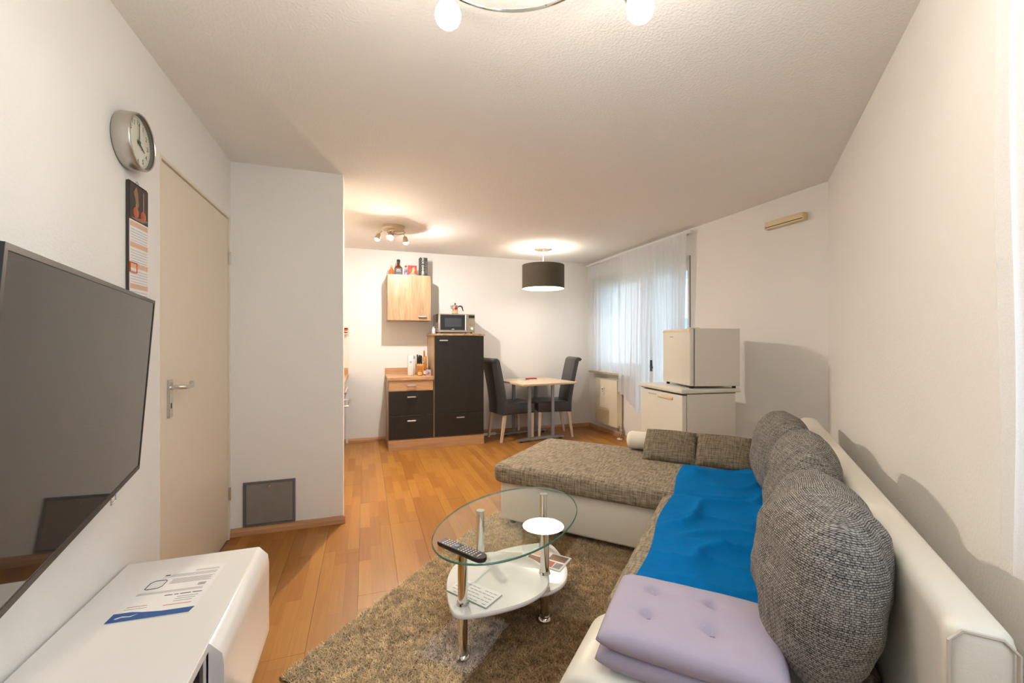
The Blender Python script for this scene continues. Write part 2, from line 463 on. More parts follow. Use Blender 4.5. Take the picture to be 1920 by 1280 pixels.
def text_geo(txt, size, depth=0.0, spacing=1.0, bold=0.0):
    cu = bpy.data.curves.new('lettering', 'FONT'); cu.body = txt; cu.size = size; cu.extrude = depth; cu.space_character = spacing
    cu.align_x = 'CENTER'; cu.align_y = 'CENTER'; cu.offset = bold; cu.resolution_u = 3
    o = bpy.data.objects.new('lettering', cu); C.link(o)
    dg = bpy.context.evaluated_depsgraph_get(); me = bpy.data.meshes.new_from_object(o.evaluated_get(dg))
    g = G(); g._add([tuple(v.co) for v in me.vertices], [tuple(p.vertices) for p in me.polygons])
    bpy.data.objects.remove(o); bpy.data.curves.remove(cu); bpy.data.meshes.remove(me)
    return g
def basis(o, ex, ey, ez):
    M = Matrix.Identity(4)
    for i, e in enumerate((ex, ey, ez)):
        for j in range(3): M[j][i] = e[j]
    for j in range(3): M[j][3] = o[j]
    return M
def squircle_pillow(lx, ly, t, n=26, p=2.4, q=0.55, rc=0.35, wr=0.0, seed=0, flat=0.0):
    """stuffed cushion: x length, y height, z thickness, all half sizes; pinched seam round the rim"""
    g = G(); uv = []
    idx = {}
    for side in (1, -1):
        for i in range(n + 1):
            for j in range(n + 1):
                a = -1 + 2 * i / n; b = -1 + 2 * j / n
                rim = i in (0, n) or j in (0, n)
                if side == -1 and rim: idx[(side, i, j)] = idx[(1, i, j)]; continue
                k = rc
                x = a * math.sqrt(max(0, 1 - k * b * b / 2)); y = b * math.sqrt(max(0, 1 - k * a * a / 2))
                h = (max(0, 1 - abs(a) ** p) * max(0, 1 - abs(b) ** p)) ** q
                z = side * t * h
                if side < 0: z *= (1 - flat)
                X, Y = x * lx, y * ly
                if wr:
                    nv = mnoise.noise(Vector((X * 9 + seed, Y * 9, side * 3.0))) + 0.5 * mnoise.noise(Vector((X * 22 + seed, Y * 14, side * 5.0)))
                    z += wr * nv * min(1, h * 1.4)
                idx[(side, i, j)] = len(g.v); g.v.append((X, Y, z)); uv.append((a * lx * 1.15, b * ly * 1.15))
    for side in (1, -1):
        for i in range(n):
            for j in range(n):
                q4 = [idx[(side, i, j)], idx[(side, i + 1, j)], idx[(side, i + 1, j + 1)], idx[(side, i, j + 1)]]
                g.f.append(tuple(q4 if side > 0 else q4[::-1]))
    P = [Vector(p) for p in g.v]; U = [0.0] * len(P); Vv = [0.0] * len(P); c = n // 2
    for side in (-1, 1):
        for j in range(n + 1):
            for sg in (1, -1):
                acc = 0.0; prev = idx[(side, c, j)]
                for k in range(1, c + 1):
                    cur = idx[(side, c + sg * k, j)]; acc += (P[cur] - P[prev]).length; U[cur] = sg * acc; prev = cur
        for i in range(n + 1):
            for sg in (1, -1):
                acc = 0.0; prev = idx[(side, i, c)]
                for k in range(1, c + 1):
                    cur = idx[(side, i, c + sg * k)]; acc += (P[cur] - P[prev]).length; Vv[cur] = sg * acc; prev = cur
    g.uv = list(zip(U, Vv))
    return g
def ngon_ellipse(a, b, n=64, c=(0, 0)): return [(c[0] + a * math.cos(2 * PI * i / n), c[1] + b * math.sin(2 * PI * i / n)) for i in range(n)]

# ---------------------------------------------------------------- the room shell
P_back_l = SW(-4.707, 0)                          # sofa wall meets the short wall behind the camera
room = [(XL, -1.0), (P_back_l[0], P_back_l[1]), (SO.x, SO.y), (XR, YB), (XL, YB)]
big = [(XL - 0.14, -1.14), (P_back_l[0] + 0.2, P_back_l[1] - 0.14), (SO.x + 0.32, SO.y - 0.2), (XR + 0.32, YB + 0.14), (XL - 0.14, YB + 0.14)]
flo = struct('floor', G().prism(big, -0.10, -0.0095), 'slab', 'beech laminate floor of the living room and kitchen', 'floor')
def clip(poly, nx, ny, d):
    out = []
    for i in range(len(poly)):
        a, b = poly[i], poly[(i + 1) % len(poly)]
        da, db = a[0] * nx + a[1] * ny - d, b[0] * nx + b[1] * ny - d
        if da <= 0: out.append(a)
        if (da < 0 < db) or (db < 0 < da):
            t = da / (da - db); out.append((a[0] + t * (b[0] - a[0]), a[1] + t * (b[1] - a[1])))
    return out
nrm = (-WV.x, -WV.y); dsw = SO.x * nrm[0] + SO.y * nrm[1]
row = 0; x = XL
while x < XR - 0.01:
    x1 = min(x + 0.195, XR); y = -1.0 - (row * 0.47) % 1.28
    while y < YB:
        ya, yb = max(y, -1.0), min(y + 1.28, YB)
        if yb - ya > 0.02:
            e = 0.0007
            pl = clip([(x + e, ya + e), (x1 - e, ya + e), (x1 - e, yb - e), (x + e, yb - e)], nrm[0], nrm[1], dsw - 0.001)
            if len(pl) >= 3: part('plank', G().prism(pl, -0.0095, 0.0), 'laminate', flo, smooth=False)
        y += 1.28
    x = x1; row += 1
struct('ceiling', G().prism(room, H, H + 0.1), 'ceiling', 'white textured plaster ceiling', 'ceiling')

# left wall with the doorway let into it, bulkhead, far wall
DY0, DY1, DZ = 2.172, 3.142, 2.035
g = G().box(XL - 0.12, XL, -1.0, DY0, 0, H).box(XL - 0.12, XL, DY1, 3.18, 0, H).box(XL - 0.12, XL, DY0, DY1, DZ, H).box(XL - 0.12, XL, 3.32, YB, 0, H)
struct('wall_left', g, 'wall', 'white plastered wall behind television, clock and cream door', 'wall')
struct('wall_bulkhead', G().box(XL - 0.12, -0.145, 3.18, 3.32, 0, H), 'wall', 'white boxed-out wall with a grey access panel low down', 'wall')
wb = struct('wall_back', G().box(XL - 0.12, XR + 0.3, YB, YB + 0.12, 0, H), 'wall', 'white far wall behind the kitchen units and dining table', 'wall')
struct('wall_rear', G().box(XL - 0.12, P_back_l[0] + 0.2, -1.12, -1.0, 0, H), 'wall', 'short white wall behind the camera', 'wall')
# window wall: balcony door and window share one opening
oy0, oy1, oy2 = 3.56, 4.36, 5.47
ot, osill = 2.13, 0.84
g = G().box(XR, XR + 0.3, 2.183 - 0.25, oy0, 0, H).box(XR, XR + 0.3, oy0, oy2, ot, H).box(XR, XR + 0.3, oy2, YB, 0, H).box(XR, XR + 0.3, oy1, oy2, 0, osill)
struct('wall_right', g, 'wall', 'white wall with the curtained window and balcony door', 'wall')
# sofa wall with a window behind the near curtain
ws0, ws1, wz0, wz1 = -4.2, -2.68, 0.88, 2.25
g = G().box(ws1, 0.0, -0.2, 0, 0, H).box(-4.707, ws0, -0.2, 0, 0, H).box(ws0, ws1, -0.2, 0, 0, wz0).box(ws0, ws1, -0.2, 0, wz1, H)
struct('wall_sofa', g.xf(Matrix.Translation(SO) @ Matrix.Rotation(RS, 4, 'Z')), 'wall', 'slanting cream white wall behind the corner sofa', 'wall')

def skirting(name, a, b, label, h=0.052, t=0.014):
    a, b = Vector(a), Vector(b); d = b - a; L = d.length
    prof = [(0, 0), (t, 0), (t, h * 0.55), (t * 0.55, h * 0.9), (0, h)]
    g = G(); M = Matrix.Translation((a.x, a.y, 0)) @ Matrix.Rotation(math.atan2(d.y, d.x), 4, 'Z')
    vs = [(0, y, z) for y, z in prof] + [(L, y, z) for y, z in prof]; n = len(prof)
    g._add(vs, [tuple(range(n - 1, -1, -1)), tuple(range(n, 2 * n))] + [(i, (i + 1) % n, n + (i + 1) % n, n + i) for i in range(n)]).xf(M)
    o = struct(name, g, 'beech_trim', label, 'baseboard')
skirting('baseboard_bulkhead', (-0.130, 3.18), (XL, 3.18), 'beech baseboard under the grey access panel')
skirting('baseboard_back', (XR, YB), (1.374, YB), 'beech baseboard below the dining table wall')
skirting('baseboard_kitchen', (0.24, YB), (-0.2, YB), 'short beech baseboard beside the drawer unit')
skirting('baseboard_right', (XR, 2.2), (XR, oy0 + 0.0), 'beech baseboard behind the two fridges')
skirting('baseboard_window', (XR, oy1), (XR, YB), 'beech baseboard below the radiator')
skirting('baseboard_left', (XL, DY0 - 0.05), (XL, -1.0), 'beech baseboard behind the television bench')
skirting('baseboard_sofa', SW(-4.7, 0), SW(0, 0), 'beech baseboard behind the corner sofa')

# ---- interior door
dr = struct('door_1', G().box(XL - 0.045, XL - 0.004, DY0 + 0.022, DY1 - 0.010, 0.006, DZ - 0.014, 0.003, 1), 'door_cream', 'plain cream interior door with lever handle', 'door')
part('door_frame', G().box(XL - 0.06, XL + 0.004, DY0, DY0 + 0.015, 0, DZ).box(XL - 0.06, XL + 0.004, DY1 - 0.008, DY1, 0, DZ).box(XL - 0.06, XL + 0.004, DY0 + 0.015, DY1 - 0.008, DZ - 0.012, DZ), 'frame_cream', dr)
part('door_gasket', G().box(XL - 0.04, XL - 0.006, DY0 + 0.015, DY0 + 0.022, 0.01, DZ - 0.016), 'seam_brown', dr, 'thin brown gap beside the leaf')
part('door_backing', G().box(XL - 0.12, XL - 0.065, DY0, DY1, -0.0095, DZ), 'frame_cream', dr)
hx = XL - 0.004
hp = part('handle_plate', G().box(hx, hx + 0.008, 2.262, 2.302, 0.915, 1.082, 0.002, 1), 'satin', dr, 'brushed metal handle plate')
part('keyhole', G().box(hx + 0.0078, hx + 0.0085, 2.277, 2.287, 0.955, 0.978), 'dark_gap', hp)
part('lever', G().tube([(hx + 0.006, 2.282, 1.047), (hx + 0.04, 2.282, 1.047), (hx + 0.052, 2.292, 1.047), (hx + 0.054, 2.33, 1.044), (hx + 0.054, 2.38, 1.046), (hx + 0.046, 2.41, 1.052), (hx + 0.036, 2.425, 1.056)], 0.010, 10), 'satin', hp, 'brushed lever handle')
for z in (0.29, 1.775):
    part('hinge', G().cyl((XL + 0.006, DY1 - 0.005, 0), 0.007, z - 0.04, z + 0.04, 10), 'satin', dr)

# ---- balcony door and window in the window wall
def leaf(par, x, y0, y1, z0, z1, b, name='leaf'):
    f = part(name, G().box(x, x + 0.06, y0, y0 + b, z0, z1, 0.004, 1).box(x, x + 0.06, y1 - b, y1, z0, z1, 0.004, 1).box(x, x + 0.06, y0 + b, y1 - b, z0, z0 + b).box(x, x + 0.06, y0 + b, y1 - b, z1 - b, z1), 'white_satin', par)
    part('pane', G().box(x + 0.025, x + 0.035, y0 + b, y1 - b, z0 + b, z1 - b), 'pane', f)
    return f
bd = struct('door_2', G().box(XR + 0.08, XR + 0.15, oy0, oy0 + 0.03, 0, ot).box(XR + 0.08, XR + 0.15, oy1 - 0.03, oy1, 0, ot).box(XR + 0.08, XR + 0.15, oy0 + 0.03, oy1 - 0.03, ot - 0.04, ot).box(XR + 0.08, XR + 0.15, oy0 + 0.03, oy1 - 0.03, 0, 0.05), 'white_satin', 'white glazed balcony door behind the long sheer curtain', 'door')
lf = leaf(bd, XR + 0.06, oy0 + 0.03, oy1 - 0.03, 0.05, ot - 0.04, 0.085)
part('handle', G().box(XR + 0.05, XR + 0.06, oy1 - 0.10, oy1 - 0.07, 0.90, 1.03, 0.002, 1).tube([(XR + 0.055, oy1 - 0.085, 0.96), (XR + 0.005, oy1 - 0.085, 0.96), (XR - 0.005, oy1 - 0.095, 0.955), (XR - 0.005, oy1 - 0.2, 0.95)], 0.012, 8), 'dark_frame', lf, 'dark balcony door handle')
part('frame_seal', G().box(XR - 0.002, XR + 0.08, oy0, oy0 + 0.012, 0.02, ot), 'seam_brown', bd, 'narrow brown strip beside the frame')
wd = struct('window_1', G().box(XR + 0.08, XR + 0.15, oy1, oy1 + 0.05, osill, ot).box(XR + 0.08, XR + 0.15, oy2 - 0.05, oy2, osill, ot).box(XR + 0.08, XR + 0.15, oy1 + 0.05, oy2 - 0.05, ot - 0.05, ot).box(XR + 0.08, XR + 0.15, oy1 + 0.05, oy2 - 0.05, osill, osill + 0.05), 'white_satin', 'white window above the radiator behind the short sheer curtain', 'window')
leaf(wd, XR + 0.06, oy1 + 0.05, oy2 - 0.05, osill + 0.05, ot - 0.05, 0.075)
part('window_sill', G().box(XR - 0.10, XR + 0.06, oy1 + 0.06, oy2 + 0.03, osill - 0.03, osill, 0.006), 'sill_stone', wd, 'speckled stone sill')
part('handle', G().box(XR + 0.045, XR + 0.06, oy1 + 0.08, oy1 + 0.105, 1.38, 1.5, 0.004).box(XR + 0.02, XR + 0.045, oy1 + 0.085, oy1 + 0.10, 1.36, 1.46, 0.004), 'white_satin', wd)
# window behind the near curtain
MS = Matrix.Translation(SO) @ Matrix.Rotation(RS, 4, 'Z')
w2 = struct('window_2', G().box(ws0, ws0 + 0.07, -0.14, -0.07, wz0, wz1).box(ws1 - 0.07, ws1, -0.14, -0.07, wz0, wz1).box(ws0 + 0.07, ws1 - 0.07, -0.14, -0.07, wz0, wz0 + 0.07).box(ws0 + 0.07, ws1 - 0.07, -0.14, -0.07, wz1 - 0.07, wz1).xf(MS), 'white_satin', 'white window in the sofa wall behind the near curtain', 'window')
part('pane', G().box(ws0 + 0.07, ws1 - 0.07, -0.11, -0.10, wz0 + 0.07, wz1 - 0.07).xf(MS), 'pane', w2)

# pale house added across the yard to dim the sky seen through the voile
nb = thing('sky_block_house', 'pale house added across the yard to dim the sky behind the balcony door', 'house', (11.0, 6.0, -3.0))
part('facade', G().box(0.0, 6.0, -9.0, 9.0, 0.0, 8.5), 'render_pale', nb, smooth=False)
g = G(); vs = [(-0.4, -9.4, 8.5), (6.4, -9.4, 8.5), (6.4, 9.4, 8.5), (-0.4, 9.4, 8.5), (3.0, -9.4, 11.5), (3.0, 9.4, 11.5)]
part('roof', g._add(vs, [(0, 3, 2, 1), (0, 4, 5, 3), (1, 2, 5, 4), (0, 1, 4), (3, 5, 2)]), 'roof_tile', nb, smooth=False)
for zz in (1.0, 3.8, 6.4):
    for yy in (-7.0, -4.2, -1.4, 1.4, 4.2, 7.0):
        wf = part('window', G().box(-0.03, 0.0, yy - 0.6, yy + 0.6, zz, zz + 1.4), 'white_satin', nb, smooth=False)
        part('pane', G().box(-0.04, -0.03, yy - 0.5, yy + 0.5, zz + 0.1, zz + 1.3), 'house_pane', wf, smooth=False)
single('yard', G().box(3.6, 30.0, -20.0, 30.0, -3.2, -3.0), 'yard_green', 'lawn of the yard outside below the windows', 'lawn')
# bare winter tree seen through the balcony door slit
tr = thing('tree', 'pale bare-branched tree outside the balcony door', 'tree', (6.4, 5.2, -2.97))
part('trunk', G().tube([(0, 0, 0), (0.1, 0.05, 2.0), (0, 0.1, 4.0), (0.1, 0.0, 6.0)], [0.16, 0.13, 0.09, 0.04], 8), 'bark', tr)
g = G()
for i in range(46):
    z = 2.2 + 3.6 * rnd.random(); a = rnd.uniform(0, 2 * PI); L = rnd.uniform(0.7, 1.7)
    p0 = Vector((0.05, 0.05, z)); d = Vector((math.cos(a), math.sin(a), rnd.uniform(0.1, 0.7)))
    p1 = p0 + d * L * 0.5; p2 = p0 + d * L + Vector((0, 0, 0.15))
    g.tube([p0, p1, p2], [0.03, 0.018, 0.006], 5)
    for k in range(3):
        q = p0 + d * L * rnd.uniform(0.4, 0.9); e = Vector((rnd.uniform(-1, 1), rnd.uniform(-1, 1), rnd.uniform(-0.2, 0.8)))
        g.tube([q, q + e * 0.25, q + e * 0.5], [0.012, 0.008, 0.004], 4)
part('branches', g, 'bark', tr)

# ---------------------------------------------------------------- corner sofa (frame: x along the wall, y into the room)
sofa = thing('corner_sofa', 'corner sofa with grey tweed seat, cream leather base and long chaise', 'sofa', tuple(SO), RS)
part('chaise_base', G().box(-1.265, -0.42, 0.215, 1.985, 0.045, 0.30, 0.018, 3), 'leather_white', sofa, 'cream leather chaise base')
part('seat_base', G().box(-2.43, -1.27, 0.215, 0.895, 0.045, 0.285, 0.015, 2), 'leather_white', sofa)
ch = part('chaise_mattress', G().box(-1.315, -0.40, 0.212, 2.02, 0.300, 0.432, 0.045, 5), 'tweed', sofa, 'grey beige tweed chaise top')
part('seat_mattress', G().box(-2.43, -1.32, 0.212, 0.925, 0.285, 0.425, 0.05, 5), 'tweed', sofa, 'grey beige tweed seat')
bk = part('backrest', G().box(-2.76, -0.40, 0.112, 0.208, 0.045, 0.756, 0.028, 4), 'leather_white', sofa, 'low cream leather backrest')
part('piping', G().tube([(-2.757, 0.205, 0.06), (-2.757, 0.203, 0.725), (-2.757, 0.185, 0.745), (-2.757, 0.135, 0.745), (-2.757, 0.116, 0.725), (-2.757, 0.116, 0.06)], 0.0035, 6), 'piping', bk)
# near end panel: rounded cream leather block
g = G(); n = 14; prof = [(0.215, 0.045), (0.955, 0.045), (0.962, 0.25)]
for i in range(n + 1):
    a = i / n * PI / 2; prof.append((0.86 + 0.102 * math.cos(a), 0.30 + 0.102 * math.sin(a)))
prof += [(0.215, 0.402)]
vs = []; xs = [(-2.76, 0.03), (-2.755, 0.012), (-2.74, 0.0), (-2.46, 0.0), (-2.445, 0.004), (-2.435, 0.02)]
cy, cz = 0.58, 0.22
for X, ins in xs:
    for (yy, zz) in prof: vs.append((X, yy + (cy - yy) / abs(cy - yy) * ins if abs(cy - yy) > 1e-3 else yy, zz + (cz - zz) / max(abs(cz - zz), 1e-3) * ins if zz > 0.1 else zz))
m = len(prof); fs = [tuple(range(m - 1, -1, -1)), tuple(range((len(xs) - 1) * m, len(xs) * m))]
for j in range(len(xs) - 1):
    for i in range(m): fs.append((j * m + i, j * m + (i + 1) % m, (j + 1) * m + (i + 1) % m, (j + 1) * m + i))
part('end_panel', g._add(vs, fs), 'leather_white', sofa, 'rounded cream leather end block', angle=50)
for s, w in ((-2.7, 0.27), (-2.7, 0.62), (-1.2, 1.92), (-0.5, 1.92), (-0.5, 0.3), (-1.3, 0.3)):
    part('foot', G().cyl((s, w, 0), 0.022, 0.0, 0.046, 12), 'rubber', sofa)

# bolster at the far edge of the chaise
g = G(); pr = []
for i in range(13):
    a = -PI / 2 + PI * i / 12
    pr.append((max(1e-3, 0.066 * math.cos(a)) if abs(a) > 1.1 else 0.066, 0.42 * math.sin(a)))
pr = [(0.001, -0.49), (0.04, -0.488), (0.058, -0.478), (0.066, -0.455), (0.068, 0.0), (0.066, 0.455), (0.058, 0.478), (0.04, 0.488), (0.001, 0.49)]
b = single('bolster', G().lathe(pr, 24, M=Matrix.Rotation(PI / 2, 4, 'X')).xf(Matrix.Translation(SW(-0.475, 0.825, 0.502)) @ Matrix.Rotation(RS, 4, 'Z')), 'white_towel', 'cream round bolster behind the two small flat cushions', 'bolster', angle=60)

# small flat cushions leaning on the bolster
for i, (w, lab, tw) in enumerate(((0.985, 'small grey tweed cushion at the bolster end of the chaise', 0.02), (0.648, 'small grey tweed cushion between bolster cushion and tall back pillows', -0.04))):
    cu = squircle_pillow(0.172, 0.132, 0.042, 20, 3.0, 0.45, 0.08, 0.003, i * 7)
    M = Matrix.Translation(SW(-0.632, w, 0.521)) @ Matrix.Rotation(RS - PI / 2 + tw, 4, 'Z') @ Matrix.Rotation(math.radians(42), 4, 'X')
    single('cushion', cu.xf(M), 'tweed_cushion', lab, 'cushion', 'small flat cushions on the chaise', angle=80)

# tall back pillows
def back_pillow(s, w, z, lx, ly, t, lean, yaw, lab, seed, mat='knit', roll=0.0):
    cu = squircle_pillow(lx, ly, t, 34, 2.6, 0.50, 0.50, 0.016, seed)
    M = Matrix.Translation(SW(s, w, z)) @ Matrix.Rotation(RS + yaw, 4, 'Z') @ Matrix.Rotation(PI / 2 + lean, 4, 'X') @ Matrix.Rotation(roll, 4, 'Z')
    k = single('back_pillow', cu.xf(M), mat, lab, 'pillow', 'plump pillows along the sofa back', angle=80)
    return k
back_pillow(-1.06, 0.360, 0.655, 0.285, 0.215, 0.125, 0.20, 0.10, 'plump grey knit pillow farthest along the sofa back', 1)
back_pillow(-1.78, 0.330, 0.672, 0.285, 0.225, 0.118, 0.13, -0.05, 'plump grey knit pillow in the middle of the sofa back', 11)
back_pillow(-2.38, 0.352, 0.652, 0.285, 0.225, 0.140, 0.12, 0.0, 'large plump grey knit pillow nearest the camera on the sofa', 21)

# blue fleece blanket over seat and chaise
nu, nv = 110, 60
g = G(); top = []
for i in range(nu + 1):
    a = i / nu
    for j in range(nv + 1):
        b = j / nv
        s0 = -0.775 + 0.02 * b; s1 = -2.30 - 0.02 * b
        s = s0 + (s1 - s0) * a + 0.010 * math.sin(9 * b + 2 * a)
        wl = 0.885 - 0.03 * a + 0.010 * math.sin(13 * a) ; wr_ = 0.50 - 0.24 * min(1, a / 0.22) + 0.10 * max(0, (a - 0.75) / 0.25)
        w = wl + (wr_ - wl) * b
        base = 0.437 if s > -1.32 else 0.431
        dz = -0.012 * math.exp(-((s + 1.32) / 0.03) ** 2)
        q = Vector((s * 3.2, w * 5.5, 0.7))
        r1 = 1 - abs(mnoise.noise(Vector((s * 2.2 + w * 1.6, w * 2.6 - s * 1.1, 0.7))))
        r2 = 1 - abs(mnoise.noise(Vector((s * 6 + w * 2.5, w * 3.5 - s * 1.5, 4.2))))
        env = min(1, 6 * b, 6 * (1 - b) + 0.25, 8 * a + 0.2, 8 * (1 - a) + 0.2)
        dz += env * (0.030 * r1 ** 9 + 0.015 * r2 ** 7 + 0.004 * mnoise.noise(Vector((s * 5, w * 5, 9.0))))
        if b > 0.8: dz += 0.02 * (b - 0.8) / 0.2
        edge = max(0, (w - 0.872) / 0.03); 
        top.append((s, w, base + dz - 0.018 * max(0, edge) ** 2))
g._add(top, [(i * (nv + 1) + j, (i + 1) * (nv + 1) + j, (i + 1) * (nv + 1) + j + 1, i * (nv + 1) + j + 1) for i in range(nu) for j in range(nv)])
k = len(g.v); bot = [(s, w, z - 0.005) for s, w, z in top]
g._add(bot, [(i * (nv + 1) + j, i * (nv + 1) + j + 1, (i + 1) * (nv + 1) + j + 1, (i + 1) * (nv + 1) + j) for i in range(nu) for j in range(nv)])
rim = [(i, 0) for i in range(nu)] + [(nu, j) for j in range(nv)] + [(i, nv) for i in range(nu, 0, -1)] + [(0, j) for j in range(nv, 0, -1)]
ri = [i * (nv + 1) + j for i, j in rim]
for q in range(len(ri)):
    a_, b_ = ri[q], ri[(q + 1) % len(ri)]; g.f.append((a_, b_, b_ + k, a_ + k))
single('blanket', g.xf(MS), 'fleece', 'bright blue fleece blanket spread over the sofa seat', 'blanket', angle=80)

# lavender tufted seat cushion, folded double
lav = thing('seat_cushion', 'lavender tufted floor cushion folded double on the sofa end', 'cushion', SW(-2.555, 0.652, 0.405), RS + 0.04)
tufts = [(-0.045, 0.10), (-0.045, -0.055), (0.075, 0.10), (0.075, -0.055)]
for lev, (z0, nm) in enumerate(((0.034, 'lower_layer'), (0.088, 'upper_layer'))):
    cu = squircle_pillow(0.165, 0.215, 0.036, 44, 6.0, 0.42, 0.05, 0.0025, 31 + lev)
    nvv = []
    for (X, Y, Z) in cu.v:
        if lev == 1 and Z > 0:
            d = min(math.hypot(X - a, Y - b) for a, b in tufts)
            Z = Z - 0.019 * math.exp(-(d / 0.016) ** 2) - 0.006 * math.exp(-(d / 0.05) ** 2)
            for a, b in tufts[:]:
                if abs(X - a) < 0.006: Z -= 0.003 * math.exp(-((Y - b) / 0.05) ** 2)
        nvv.append((X - 0.006 * lev, Y - 0.004 * lev, Z + z0 ))
    cu.v = nvv
    part(nm, cu, 'lavender', lav, angle=80)
for a, b in tufts:
    part('tuft_button', G().sphere((a - 0.006, b - 0.004, 0.1005), 0.006, 10, 6, (1, 1, 0.6)), 'lavender_dark', lav)

# ---------------------------------------------------------------- shaggy patchwork rug
rg_rot = RS + 0.05
RUG = Matrix.Translation(SW(-2.81, 2.035, 0.0)) @ Matrix.Rotation(rg_rot, 4, 'Z')
rug = thing('rug', 'shaggy brown and taupe patchwork rug under the glass table', 'rug', RUG.translation, rg_rot)
RL, RW = 1.72, 1.36                               # along sofa, across (towards -y)
part('rug_backing', G().box(0, RL, -RW, 0, 0.0005, 0.008, 0.003, 1), 'rug_back', rug)
rs = np.random.RandomState(5); N = 230000
px = rs.uniform(0.003, RL - 0.003, N); py = -rs.uniform(0.003, RW - 0.003, N)
s_ = -2.81 + px; w_ = 2.035 + py
cols = np.array([lin(240, 216, 178), lin(182, 150, 112), lin(242, 224, 208), lin(212, 186, 150)])
ci = np.zeros(N, int)
ci[(w_ < 1.60) & (s_ > -2.02)] = 3
ci[(w_ < 1.40) & (s_ < -2.02) & (s_ > -2.62)] = 1
ci[(w_ >= 1.40) & (w_ < 1.64) & (s_ < -2.17) & (s_ > -2.50)] = 2
ci[(w_ >= 1.38) & (w_ < 1.66) & (s_ > -2.17) & (s_ < -2.02)] = 1
ci[(w_ > 1.37) & (w_ < 1.57) & (s_ > -1.60) & (s_ < -1.15)] = 1
ci[(w_ < 1.10) & (s_ > -2.62) & (s_ < -2.30)] = 3
gn = rs.uniform(0.62, 1.30, (90, 72)); fx = px / RL * 88; fy = -py / RW * 70
ix = fx.astype(int); iy = fy.astype(int); tx = fx - ix; ty = fy - iy
clump = (gn[ix, iy] * (1 - tx) + gn[ix + 1, iy] * tx) * (1 - ty) + (gn[ix, iy + 1] * (1 - tx) + gn[ix + 1, iy + 1] * tx) * ty
col = cols[ci] * rs.uniform(0.66, 1.34, (N, 1)) * clump[:, None]
hgt = rs.uniform(0.012, 0.021, N); az = rs.uniform(0, 2 * PI, N); lean = rs.uniform(0.004, 0.022, N); wd_ = rs.uniform(0.0018, 0.0032, N); fa = rs.uniform(0, PI, N)
V = np.zeros((N, 3, 3), np.float32)
V[:, 0, 0] = px - wd_ * np.cos(fa); V[:, 0, 1] = py - wd_ * np.sin(fa); V[:, 0, 2] = 0.007
V[:, 1, 0] = px + wd_ * np.cos(fa); V[:, 1, 1] = py + wd_ * np.sin(fa); V[:, 1, 2] = 0.007
V[:, 2, 0] = px + lean * np.cos(az); V[:, 2, 1] = py + lean * np.sin(az); V[:, 2, 2] = hgt
me = bpy.data.meshes.new('pile'); me.vertices.add(3 * N); me.vertices.foreach_set('co', V.reshape(-1))
me.loops.add(3 * N); me.loops.foreach_set('vertex_index', np.arange(3 * N, dtype=np.int32))
me.polygons.add(N); me.polygons.foreach_set('loop_start', np.arange(0, 3 * N, 3, dtype=np.int32))
me.update(calc_edges=True)
ca = me.color_attributes.new('Col', 'FLOAT_COLOR', 'POINT')
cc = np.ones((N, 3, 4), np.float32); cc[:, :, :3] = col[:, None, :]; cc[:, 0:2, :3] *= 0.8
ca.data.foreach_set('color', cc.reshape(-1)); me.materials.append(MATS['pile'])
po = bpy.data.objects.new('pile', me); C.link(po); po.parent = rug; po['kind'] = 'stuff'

# ---------------------------------------------------------------- glass coffee table (frame: x along the long axis)
ca_, sa_ = math.cos(math.atan(275 / 805.0)), math.sin(math.atan(275 / 805.0))
def cam2w(cx, d): return (ca_ * cx + sa_ * d, -sa_ * cx + ca_ * d)
tc = cam2w(-0.006, 1.972)
TROT = math.radians(60.9) - math.atan(275 / 805.0)
ct = thing('coffee_table', 'oval glass coffee table with chrome legs and white lower shelves', 'table', (tc[0], tc[1], 0.024), TROT)
gt = part('glass_top', G().prism(ngon_ellipse(0.447, 0.271, 96), 0.411, 0.420), 'glass_clear', ct, 'clear oval glass top', angle=60)
g = G(); n = 96
ring = [(0.4475, 0.411), (0.4505, 0.413), (0.4515, 0.4155), (0.4505, 0.418), (0.4475, 0.420)]
vs = []
for (a, z) in ring:
    for i in range(n):
        t = 2 * PI * i / n; vs.append((a * math.cos(t), (a - 0.176) * math.sin(t), z))
fs = [(j * n + i, j * n + (i + 1) % n, (j + 1) * n + (i + 1) % n, (j + 1) * n + i) for j in range(len(ring)) if j < len(ring) - 1 for i in range(n)]
part('glass_rim', g._add(vs, fs), 'glass_edge', ct, 'polished green glass edge')
def egg(flip):
    pts = []; n = 72
    for i in range(n):
        t = 2 * PI * i / n
        X = -0.155 + 0.262 * math.cos(t); Y = 0.252 * math.sin(t) * (0.86 + 0.26 * math.cos(t) - 0.20 * math.cos(t) ** 2)
        pts.append((-X, -Y) if flip else (X, Y))
    return pts
def shelf(name, flip, z, label):
    pts = egg(flip); g = G(); n = len(pts); cx = sum(p[0] for p in pts) / n
    lay = [(0.985, z), (0.998, z + 0.004), (1.0, z + 0.009), (0.998, z + 0.014), (0.985, z + 0.018)]
    vs = [((p[0] - cx) * k + cx, p[1] * k, zz) for k, zz in lay for p in pts]
    fs = [tuple(range(n - 1, -1, -1)), tuple(range((len(lay) - 1) * n, len(lay) * n))] + [(j * n + i, j * n + (i + 1) % n, (j + 1) * n + (i + 1) % n, (j + 1) * n + i) for j in range(len(lay) - 1) for i in range(n)]
    return part(name, g._add(vs, fs), 'white_gloss', ct, label, angle=50)
shelf('shelf', False, 0.186, 'glossy white upper shelf')
shelf('shelf', True, 0.112, 'glossy white lower shelf')
